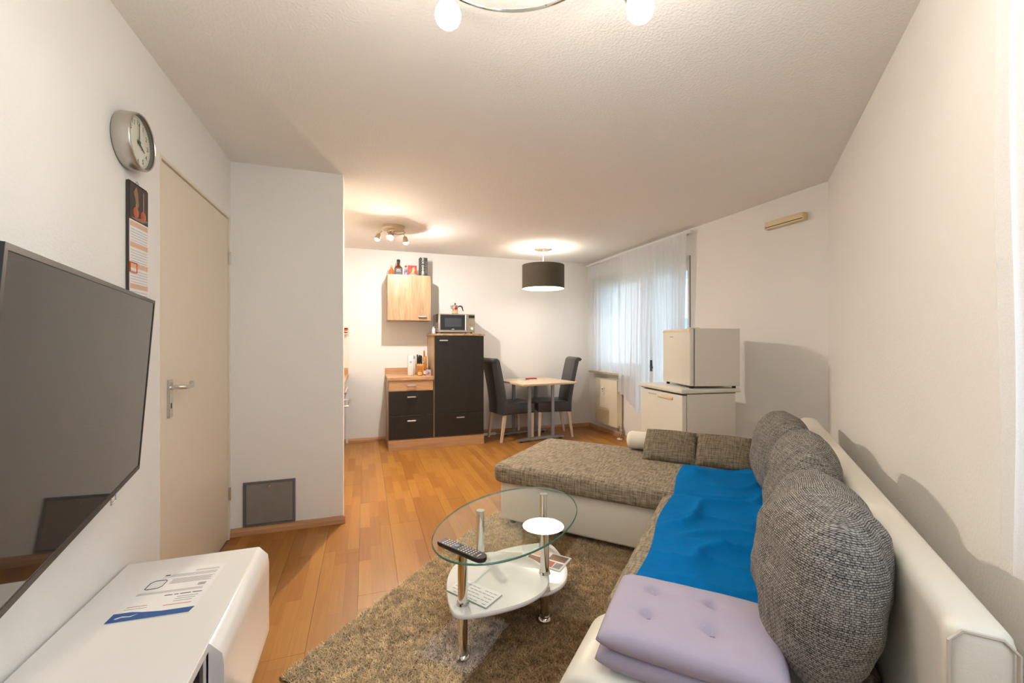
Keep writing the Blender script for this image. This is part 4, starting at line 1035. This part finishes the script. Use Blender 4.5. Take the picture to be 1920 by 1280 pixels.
for i in range(3):
    for j in range(3):
        x = -0.022 + 0.021 * i; y = -0.022 + 0.028 * j; z = 0.128 + 0.006 * j
        part('knife_handle', G().box(-0.0075, 0.0075, -0.010, 0.010, 0, 0.085 + 0.012 * ((i + j) % 3), 0.003, 1, M=Matrix.Translation((x, y, z)) @ Matrix.Rotation(0.15, 4, 'X')), 'black_plastic', kb)
cbd = thing('cutting_board', 'wooden cutting boards standing upright beside the tall cabinet', 'board', (0.715, 5.42, ZC), 0.0)
part('board', G().box(-0.034, -0.014, -0.10, 0.10, 0.0, 0.215, 0.004, 1), 'board_wood', cbd)
part('board', G().box(-0.006, 0.014, -0.10, 0.10, 0.0, 0.225, 0.004, 1), 'board_wood', cbd)
part('rolling_pin_handle', G().lathe([(0.008, 0.215), (0.011, 0.24), (0.009, 0.29), (0.005, 0.295)], 10, (-0.024, -0.02, 0)), 'block_wood', cbd)
for x, y, r, hh, m1, m2, mc, lab in ((0.618, 5.205, 0.026, 0.062, 'honey', 'label_peach', 'honey', 'small honey jar with peach label at the front of the worktop'),
                                  (0.690, 5.255, 0.026, 0.080, 'bottle_glass', 'label_white', 'honey', 'glass jar with white label behind the small packets')):
    t = thing('jar', lab, 'jar', (x, y, ZC), group='jars on the low worktop')
    part('body', G().lathe([(r * 0.9, 0.0), (r, 0.004), (r, hh * 0.8), (r * 0.8, hh)], 18), m1, t)
    part('label', G().lathe([(r + 0.0005, hh * 0.15), (r + 0.0005, hh * 0.7)], 18, cap=False), m2, t)
    part('lid', G().lathe([(r * 0.88, hh), (r * 0.88, hh + 0.014)], 18), mc, t)
t = thing('oil_bottle', 'slim clear oil bottle in front of the knife block', 'bottle', (0.672, 5.31, ZC))
part('body', G().lathe([(0.016, 0.0), (0.018, 0.004), (0.018, 0.10), (0.008, 0.125), (0.008, 0.14)], 16), 'honey', t)
part('stopper', G().lathe([(0.010, 0.14), (0.013, 0.150), (0.010, 0.165)], 12), 'chrome', t)
t = thing('packet', 'small lilac food packet leaning at the worktop front', 'packet', (0.712, 5.165, ZC), -0.25)
part('carton', G().box(-0.030, 0.030, -0.012, 0.012, 0.0, 0.072, 0.002, 1), 'label_lilac', t)
part('print', G().prism([(-0.022, 0.01), (0.004, 0.01), (0.022, 0.034), (0.0, 0.05)], 0, 0.0006, M=basis((0, -0.012, 0), (1, 0, 0), (0, 0, 1), (0, -1, 0))), 'ornament', t, smooth=False)

# ---- kitchen run behind the bulkhead: only its edge shows
kr = thing('kitchen_counter', 'oak kitchen counter run seen in a sliver past the boxed-out wall', 'counter', (-0.5, 4.7, 0))
part('worktop', G().box(XL + 0.005, -0.195, 3.60, YB - 0.002, 0.812, 0.852, 0.002, 1), 'oak_end', kr, world=True)
part('upstand', G().box(XL + 0.005, -0.200, YB - 0.02, YB - 0.002, 0.852, 0.925), 'oak_h', kr, world=True)
part('base_unit', G().box(XL + 0.005, -0.225, 3.60, 4.55, 0.1, 0.81), 'black_front', kr, world=True)
part('base_unit', G().box(XL + 0.005, -0.225, 5.17, YB - 0.002, 0.1, 0.81), 'black_front', kr, world=True)
part('plinth', G().box(XL + 0.005, -0.27, 3.60, YB - 0.002, 0.0, 0.1), 'oak_h', kr, world=True)
ov = thing('oven', 'dark built-in oven with steel handle past the boxed-out wall', 'oven', (-0.5, 4.86, 0.1))
part('housing', G().box(XL + 0.01, -0.222, 4.555, 5.165, 0.105, 0.808), 'black_plastic', ov, world=True)
part('oven_door', G().box(-0.221, -0.205, 4.56, 5.16, 0.12, 0.66, 0.003, 1), 'tv_screen', ov, world=True)
part('handle', G().tube([(-0.205, 4.62, 0.60), (-0.165, 4.62, 0.60), (-0.160, 4.66, 0.60), (-0.160, 5.06, 0.60), (-0.165, 5.10, 0.60), (-0.205, 5.10, 0.60)], 0.011, 8), 'satin', ov, 'steel bar handle', world=True)
part('panel', G().box(-0.221, -0.207, 4.56, 5.16, 0.67, 0.80, 0.003, 1), 'satin', ov, world=True)
for i in range(5): part('knob', G().cyl((-0.207, 4.65 + i * 0.105, 0.735), 0.019, 0.0, 0.028, 16, axis='x'), 'satin', ov, world=True)
for i in range(3):
    for j in range(4):
        part('tile', G().box(-0.19 - 0.152 * (i + 1) + 0.002, -0.19 - 0.152 * i, YB - 0.006, YB + 0.001, 0.928 + j * 0.127, 0.928 + j * 0.127 + 0.125, 0.001, 1), 'tile_white', wb, 'white glazed wall tile')
sh = thing('spice_rack', 'small wall rack with spice jar above the kitchen counter', 'rack', (-0.30, YB - 0.05, 1.34))
part('shelf', G().box(-0.12, 0.10, -0.04, 0.043, 0.0, 0.008).box(-0.12, 0.10, -0.04, -0.037, 0.03, 0.036), 'satin', sh)
t = thing('spice_jar', 'orange spice jar standing in the wall rack', 'jar', (-0.222, YB - 0.05, 1.3485))
part('body', G().lathe([(0.020, 0), (0.022, 0.004), (0.022, 0.05)], 16), 'orange_drink', t)
part('lid', G().lathe([(0.020, 0.05), (0.020, 0.066)], 16), 'rubber', t)
t = thing('spice_jar', 'dark spice jar standing in the wall rack', 'jar', (-0.272, YB - 0.05, 1.3485))
part('body', G().lathe([(0.020, 0), (0.022, 0.004), (0.022, 0.05)], 16), 'label_black', t)
part('lid', G().lathe([(0.020, 0.05), (0.020, 0.066)], 16), 'rubber', t)

# ---------------------------------------------------------------- dining table and chairs
TBR = math.radians(8)
dt = thing('dining_table', 'small square dining table with pale wood top and grey steel feet', 'table', (2.09, 5.20, 0), TBR)
part('top', G().box(-0.385, 0.385, -0.40, 0.36, 0.718, 0.743, 0.004, 1), 'table_top', dt)
for y in (-0.165, 0.27):
    ft = part('foot_bar', G().prism([(-0.33, 0.012), (-0.33, 0.03), (-0.20, 0.044), (0.20, 0.044), (0.33, 0.03), (0.33, 0.012), (0.2, 0.022), (-0.2, 0.022)], -0.03, 0.03, M=basis((0, y, 0), (1, 0, 0), (0, 0, 1), (0, -1, 0))), 'table_steel', dt)
    for x in (-0.29, 0.29): part('glide', G().cyl((x, y, 0), 0.02, 0.0, 0.016, 10), 'rubber', ft)
    for x in (-0.17, 0.17): part('column', G().box(x - 0.022, x + 0.022, y - 0.012, y + 0.012, 0.044, 0.718, 0.004, 1), 'table_steel', dt)
t = thing('magazine', 'thin magazine with red corner lying on the dining table', 'magazine', (2.02, 5.30, 0.7435), 0.4)
part('pages', G().box(-0.11, 0.11, -0.08, 0.08, 0, 0.004), 'label_white', t, smooth=False)
part('print', G().box(-0.10, -0.01, -0.07, 0.06, 0.004, 0.0044), 'leaf_pale', t, smooth=False)
t = thing('bottle_opener', 'red plastic gadget on the dining table magazine', 'gadget', (2.07, 5.32, 0.748), 0.25)
part('grip', G().box(-0.07, 0.07, -0.012, 0.012, 0, 0.018, 0.006, 2), 'red_plastic', t)
part('head', G().lathe([(0.020, 0), (0.022, 0.006), (0.018, 0.016)], 14, (0.085, 0, 0)), 'red_plastic', t)

def chair(loc, rz, label):
    t = thing('dining_chair', label, 'chair', loc, rz, 'leather dining chairs')
    # local: back at x=0, seat towards +x
    part('seat', G().box(0.03, 0.475, -0.215, 0.215, 0.335, 0.475, 0.028, 4), 'leather_grey', t)
    n = 22; W2 = 0.212; cr = []
    for i in range(n + 1):
        u = i / n; z = 0.335 + u * 0.655
        cr.append((0.045 - 0.125 * max(0, u - 0.15) ** 1.3, z))
    for k in range(1, 8):
        a = k / 7 * 2.6; cr.append((cr[n][0] - 0.030 * (1 - math.cos(a)) , cr[n][1] + 0.028 * math.sin(a)))
    vs = []; m = len(cr)
    for i, (x, z) in enumerate(cr):
        a = cr[max(0, i - 1)]; b = cr[min(m - 1, i + 1)]; dx, dz = b[0] - a[0], b[1] - a[1]; L = math.hypot(dx, dz); nx, nz = dz / L, -dx / L
        th = 0.032 if i <= n else 0.032 - 0.012 * (i - n) / 7
        wv = W2 if i > 1 else W2 - 0.004
        ring = [(-wv, 0.0), (-wv + 0.006, th * 0.8), (-wv + 0.022, th), (wv - 0.022, th), (wv - 0.006, th * 0.8), (wv, 0.0), (wv - 0.006, -th * 0.8), (wv - 0.022, -th), (-wv + 0.022, -th), (-wv + 0.006, -th * 0.8)]
        for y, o in ring: vs.append((x + nx * o, y, z + nz * o))
    k = 10; fs = [tuple(range(k - 1, -1, -1)), tuple(range((m - 1) * k, m * k))] + [(i * k + j, i * k + (j + 1) % k, (i + 1) * k + (j + 1) % k, (i + 1) * k + j) for i in range(m - 1) for j in range(k)]
    part('backrest', G()._add(vs, fs), 'leather_grey', t, angle=50)
    for x, y, dx in ((0.05, -0.18, -0.05), (0.05, 0.18, -0.05), (0.44, -0.18, 0.01), (0.44, 0.18, 0.01)):
        g = G(); a, b = 0.020, 0.013
        v8 = [(x - a, y - a, 0.336), (x + a, y - a, 0.336), (x + a, y + a, 0.336), (x - a, y + a, 0.336), (x + dx - b, y - b, 0), (x + dx + b, y - b, 0), (x + dx + b, y + b, 0), (x + dx - b, y + b, 0)]
        g._add(v8, [(0, 1, 2, 3), (7, 6, 5, 4), (0, 4, 5, 1), (1, 5, 6, 2), (2, 6, 7, 3), (3, 7, 4, 0)])
        part('leg', g, 'pale_leg', t, smooth=False)
    return t
chair((1.560, 5.245, 0), math.radians(10), 'charcoal leather high-back chair beside the tall black cabinet')
chair((2.600, 5.265, 0), math.radians(180 - 8), 'charcoal leather high-back chair beside the radiator')

ps = thing('power_strip', 'white power strip on the floor behind the left chair', 'power strip', (1.55, 5.53, 0), 0.15)
part('housing', G().box(-0.11, 0.11, -0.022, 0.022, 0.0, 0.03, 0.004, 1), 'white_satin', ps)
part('cable', G().tube([(0.11, 0, 0.010), (0.2, -0.02, 0.006), (0.3, -0.06, 0.006), (0.42, -0.04, 0.006)], 0.004, 6), 'white_satin', ps)

# ---------------------------------------------------------------- radiator
ra = thing('radiator', 'cream panel radiator below the short curtain', 'radiator', (XR, 5.03, 0.14))
part('panel', G().box(-0.105, -0.088, -0.272, 0.272, 0.0, 0.60, 0.006, 2), 'radiator', ra)
part('rear_panel', G().box(-0.045, -0.030, -0.272, 0.272, 0.0, 0.60, 0.006, 2), 'radiator', ra)
part('side_cover', G().box(-0.104, -0.030, -0.276, -0.272, 0.005, 0.598).box(-0.104, -0.030, 0.272, 0.276, 0.005, 0.598), 'radiator', ra)
part('top_grille', G().box(-0.104, -0.030, -0.272, 0.272, 0.598, 0.606), 'radiator', ra)
part('louvre_panel', G().box(-0.1065, -0.105, -0.10, 0.22, 0.03, 0.20), 'radiator_grille', ra)
hm = part('heat_meter', G().box(-0.128, -0.105, 0.02, 0.062, 0.395, 0.50, 0.003, 1), 'white_satin', ra, 'small white heat meter')
part('meter_display', G().box(-0.1292, -0.1278, 0.030, 0.052, 0.465, 0.482), 'print_dark', hm, smooth=False)
part('meter_mark', G().prism([(0.034, 0.45), (0.048, 0.45), (0.041, 0.436)], 0, 0.0008, M=basis((-0.128, 0, 0), (0, 1, 0), (0, 0, 1), (-1, 0, 0))), 'print_dark', hm, smooth=False)
part('thermostat', G().lathe([(0.016, 0.0), (0.020, 0.01), (0.020, 0.05), (0.015, 0.06)], 18, M=Matrix.Translation((-0.067, -0.276, 0.555)) @ Matrix.Rotation(PI / 2, 4, 'X')), 'white_satin', ra)
part('valve', G().box(-0.085, -0.045, -0.305, -0.255, -0.035, 0.0, 0.006).cyl((-0.085, -0.31, 0.015), 0.014, -0.02, 0.02, 12), 'chrome', ra)
for y in (-0.262, -0.298): part('pipe', G().cyl((-0.065, y, 0), 0.008, -0.138, -0.03, 10), 'chrome', ra)
part('pipe_rosette', G().lathe([(0.036, -0.139), (0.036, -0.132), (0.012, -0.124)], 18, (-0.065, -0.28, 0)), 'white_satin', ra)

# ---------------------------------------------------------------- curtains
def folds(y0, y1, n, amp, hem, top, x0, seed, spread=1.0):
    """hanging cloth: width runs along local y, folds along x"""
    r = random.Random(seed); ph = [r.uniform(0, 6.28) for _ in range(4)]; nz = 26; vs = []
    for i in range(n + 1):
        t = i / n; y = y0 + (y1 - y0) * t; L = abs(y1 - y0)
        zb = hem(t)
        for j in range(nz + 1):
            s = j / nz; z = top + (zb - top) * s
            f = (0.35 + 0.65 * s ** 0.7)
            x = amp * f * (math.sin(2 * PI * t * L / 0.085 + ph[0] + 0.8 * math.sin(5 * t + ph[1])) * 0.65 + 0.5 * math.sin(2 * PI * t * L / 0.19 + ph[2] + 0.4 * s) + 0.25 * math.sin(2 * PI * t * L / 0.045 + ph[3]))
            vs.append((x0 + x, y + 0.008 * math.sin(9 * s + 20 * t), z))
    g = G(); g._add(vs, [(i * (nz + 1) + j, (i + 1) * (nz + 1) + j, (i + 1) * (nz + 1) + j + 1, i * (nz + 1) + j + 1) for i in range(n) for j in range(nz)])
    return g
cr_ = thing('curtain_rail', 'white curtain rail above window and balcony door', 'rail', (XR - 0.07, 4.55, 2.345))
part('rail', G().box(-0.018, 0.018, -1.05, 1.06, -0.008, 0.014, 0.003, 1), 'white_satin', cr_)
part('end_cap', G().box(-0.022, 0.022, -1.09, -1.05, -0.014, 0.018, 0.005, 2), 'white_satin', cr_)
for y in (-0.95, 0.0, 0.95): part('bracket', G().box(0.018, 0.07, y - 0.012, y + 0.012, -0.004, 0.012), 'white_satin', cr_)
sc_ = thing('short_curtain', 'short white sheer curtain over the window above the radiator', 'curtain', (XR - 0.07, 5.2, 0.87))
part('cloth', folds(5.605, 4.74, 190, 0.018, lambda t: 0.855 - 0.02 * math.sin(3 * t), 2.336, XR - 0.055, 3), 'voile', sc_, world=True, angle=180)
lc = thing('long_curtain', 'long white sheer curtain with slanting hem over the balcony door', 'curtain', (XR - 0.1, 4.2, 0.1))
def hem2(y): return 0.62 - (4.70 - y) * 0.48 if y > 4.28 else 0.418 - (4.28 - y) * 0.4
def panel(y0t, y0b, y1t, y1b, n, seed):
    g = folds(0.0, 1.0, n, 0.020, lambda t: 0.0, 1.0, XR - 0.110, seed)
    out = []
    for (x, y, z) in g.v:
        y = max(0.0, min(1.0, y)); a = y0b + (y0t - y0b) * z; b = y1b + (y1t - y1b) * z; yy = a + (b - a) * y
        hb = hem2(y0b + (y1b - y0b) * y); out.append((x, yy, hb + (2.336 - hb) * z))
    g.v = out; return g
part('cloth', panel(4.74, 4.72, 4.02, 4.10, 130, 8), 'voile', lc, world=True, angle=180)
part('cloth', panel(4.09, 3.985, 3.50, 3.57, 100, 17), 'voile', lc, world=True, angle=180)
# near curtain on the sofa wall
r2 = thing('curtain_rail', 'white curtain rail above the sofa wall window beside the camera', 'rail', SW(-3.45, 0.09, 2.36), RS)
part('rail', G().box(-0.95, 0.90, -0.018, 0.018, -0.008, 0.014, 0.003, 1), 'white_satin', r2)
part('bracket', G().box(-0.5, -0.47, -0.09, -0.018, -0.004, 0.012).box(0.47, 0.5, -0.09, -0.018, -0.004, 0.012), 'white_satin', r2)
nc = thing('near_curtain', 'white sheer curtain hanging at the right edge beside the sofa back', 'curtain', SW(-3.4, 0.09, 0.84), RS)
g = folds(0.0, 1.62, 220, 0.016, lambda t: 0.0, 1.51, 0.0, 12)
g.v = [(0.80 - y - 0.030 * (1 - z / 1.51), x, z) for x, y, z in g.v]
cl_ = part('cloth', g, 'voile_near', nc, angle=180)
part('side_hem', G().box(0.762, 0.792, -0.0012, 0.0012, 0.0, 1.50, 0.0, M=Matrix.Identity(4)), 'voile_near', nc) if False else None

# ---------------------------------------------------------------- fridges
BR = math.radians(-5.2)
bf = thing('refrigerator', 'white under-counter fridge with wide worktop behind the chaise', 'fridge', (2.272, 2.660, 0), BR)
# local: front face at x=0, near corner at y=0, width +y, depth +x
part('body', G().box(0.045, 0.475, 0.0, 0.600, 0.02, 0.848, 0.004, 1), 'white_enamel_side', bf)
d5 = part('door', G().box(0.0, 0.043, 0.002, 0.598, 0.06, 0.838, 0.010, 3), 'white_enamel', bf)
part('grip', G().box(-0.008, 0.004, 0.12, 0.32, 0.790, 0.812, 0.004, 2), 'beige_plastic', d5, 'recessed grip strip')
part('nameplate', G().box(-0.001, 0.001, 0.35, 0.47, 0.806, 0.812), 'print_grey', d5)
part('top_gap', G().box(0.004, 0.475, 0.002, 0.598, 0.846, 0.852), 'dark_gap', bf)
part('worktop', G().box(-0.012, 0.520, -0.010, 0.610, 0.852, 0.884, 0.008, 3), 'white_enamel', bf)
for x in (0.08, 0.44):
    for y in (0.04, 0.52): part('foot', G().cyl((x, y, 0), 0.018, 0.0, 0.022, 10), 'rubber', bf)
sf = thing('mini_fridge', 'small cube fridge standing on top of the larger fridge', 'fridge', (2.372, 2.695, 0.884), rot=(math.radians(0.0), math.radians(0.0), math.radians(-13)))
part('body', G().box(0.042, 0.415, 0.0, 0.460, 0.018, 0.468, 0.004, 1), 'white_enamel_side', sf)
d6 = part('door', G().box(0.0, 0.038, 0.0, 0.460, 0.020, 0.466, 0.010, 3), 'white_enamel', sf)
part('door_seal', G().box(0.0375, 0.0425, 0.006, 0.454, 0.026, 0.462), 'dark_gap', sf)
part('top_cap', G().box(0.010, 0.085, 0.002, 0.060, 0.466, 0.475, 0.002, 1), 'white_enamel', sf, 'hinge cover')
part('nameplate', G().box(-0.0008, 0.001, 0.27, 0.33, 0.400, 0.408), 'print_grey', d6)
part('grip_band', G().box(-0.002, 0.004, 0.004, 0.456, 0.442, 0.456, 0.001, 1), 'beige_plastic', d6, 'beige grip band along the door top')
for x in (0.03, 0.38):
    for y in (0.03, 0.42): part('foot', G().cyl((x, y, 0), 0.014, 0.0, 0.019, 10), 'rubber', sf)

# ---------------------------------------------------------------- lamps
def bulb_power(name, watts, area, col): return emit(name, col, watts / (PI * area))
# pendant over the dining table
pnx, pny = 2.065, 4.86
pn = thing('pendant_lamp', 'drum pendant lamp with dark cloth shade over the dining table', 'lamp', (pnx, pny, 0))
part('canopy', G().lathe([(0.110, 2.3995), (0.110, 2.378), (0.104, 2.372), (0.001, 2.372)], 40, cap=False), 'brass_nickel', pn, 'round nickel ceiling canopy')
part('cord', G().cyl((0, 0, 0), 0.006, 2.06, 2.373, 8), 'white_satin', pn)
SR = 0.258
part('shade', G().lathe([(SR - 0.003, 1.895), (SR, 1.895), (SR, 2.182), (SR - 0.003, 2.182)], 64, cap=False), 'shade_cloth', pn, 'dark grey brown cloth drum')
part('shade_lining', G().lathe([(SR - 0.004, 1.897), (SR - 0.004, 2.180)], 64, cap=False), 'shade_lining', pn)
part('spider', G().tube([(-SR + 0.005, 0, 2.17), (SR - 0.005, 0, 2.17)], 0.003, 6).tube([(0, -SR + 0.005, 2.17), (0, SR - 0.005, 2.17)], 0.003, 6), 'satin', pn)
da = PI * 0.252 ** 2
bulb_power('pendant_diffuser', W_PEND_DOWN, 2 * da, WARM2)
part('diffuser', G().lathe([(0.0005, 1.8985), (0.253, 1.8985)], 56, cap=False), 'pendant_diffuser', pn, 'glowing white diffuser disc')
bulb_power('pendant_bulb', W_PEND_UP, 4 * PI * 0.032 ** 2, WARM2)
part('bulb', G().sphere((0, 0, 2.080), 0.032, 14, 10), 'pendant_bulb', pn)
# kitchen ceiling spots
kx, ky = 0.262, 4.45
kl = thing('kitchen_lamp', 'round nickel ceiling lamp with three glowing bulbs in the kitchen', 'lamp', (kx, ky, 0))
part('plate', G().lathe([(0.112, 2.3995), (0.112, 2.374), (0.106, 2.366), (0.001, 2.366)], 40, cap=False), 'brass_nickel', kl)
part('arc_bar', G().tube([(0.03 + 0.085 * math.cos(a), 0.085 * math.sin(a), 2.345) for a in [i * 0.3 - 2.9 for i in range(20)]], 0.007, 8), 'brass_nickel', kl)
part('stem', G().cyl((0, 0, 0), 0.012, 2.34, 2.368, 10), 'brass_nickel', kl)
bulb_power('kitchen_bulb', W_KITCHEN, 4 * PI * 0.022 ** 2, WARM_K)
bulb_power('kitchen_bulb_front', W_FRONT, 4 * PI * 0.022 ** 2, WARM_K)
bulb_power('kitchen_bulb_strong', W_SPOT, 4 * PI * 0.022 ** 2, COOL)
for (bx, by, bz, d, mt, rimz) in ((-0.150, -0.010, 2.262, (-0.35, -0.1, -0.95), 'kitchen_bulb', 0.006), (-0.030, -0.115, 2.276, (-0.14, -0.61, -0.77), 'kitchen_bulb_front', 0.026), (0.128, 0.030, 2.258, (0.16, 0.06, -1.0), 'kitchen_bulb_strong', 0.006)):
    d = Vector(d).normalized(); p0 = Vector((bx, by, bz)); st = p0 - d * 0.062
    e1 = d.orthogonal().normalized(); MB = basis(tuple(p0), e1, d.cross(e1), d)
    hd = part('spot_head', G().lathe([(0.002, -0.062), (0.012, -0.060), (0.020, -0.050), (0.026, -0.026), (0.031, rimz), (0.0285, rimz), (0.024, -0.002)], 20, M=MB, cap=False), 'brass_nickel', kl)
    part('spot_arm', G().tube([(st.x * 0.8, st.y * 0.8, 2.345), (st.x, st.y, st.z)], 0.005, 6), 'brass_nickel', hd)
    part('bulb', G().sphere(tuple(p0), 0.022, 14, 10), mt, hd, 'glowing bulb')
# living room ceiling lamp just above the camera's view
lcx = cam2w(0.02, 1.10)
ll = thing('ceiling_lamp', 'curved chrome ceiling lamp with five glowing bulbs at the top edge', 'lamp', (lcx[0], lcx[1], 0), -math.atan(275 / 805.0))
part('plate', G().lathe([(0.09, 2.3995), (0.09, 2.380), (0.082, 2.372), (0.001, 2.372)], 36, cap=False), 'chrome', ll)
part('stem', G().cyl((0, 0, 0), 0.010, 2.33, 2.374, 10), 'chrome', ll)
part('ring', G().tube([(-0.02 + 0.30 * math.cos(2 * PI * i / 64), 0.30 * math.sin(2 * PI * i / 64), 2.328) for i in range(64)], 0.006, 8, closed=True), 'chrome', ll)
part('spokes', G().tube([(-0.318, 0, 2.328), (0.278, 0, 2.328)], 0.006, 8), 'chrome', ll)
bulb_power('living_bulb', W_NEAR, 4 * PI * 0.036 ** 2, WARM)
for (bx, by, bz, ax, ay) in ((-0.198, 0.095, 2.158, -0.185, 0.245), (0.330, 0.075, 2.162, 0.245, 0.11), (0.032, 0.01, 2.185, 0.03, 0.0), (0.18, -0.32, 2.14, 0.14, -0.25), (-0.27, -0.22, 2.14, -0.24, -0.20)):
    p0 = Vector((bx, by, bz)); p1 = Vector((ax, ay, 2.325)); d = (p1 - p0).normalized()
    hd = part('socket', G().tube([p0 + d * 0.030, p0 + d * 0.042, p0 + d * 0.075, p0 + d * 0.085], [0.020, 0.021, 0.017, 0.008], 14), 'satin', ll)
    part('socket_arm', G().tube([p0 + d * 0.08, p1], 0.005, 6), 'chrome', hd)
    g = G().sphere((0, 0, 0), 0.036, 14, 10, (1, 1, 1.15)).xf(basis(tuple(p0), *(lambda z: (z.orthogonal().normalized(), z.cross(z.orthogonal().normalized()), z))(d)))
    part('bulb', g, 'living_bulb', hd, 'glowing round bulb')
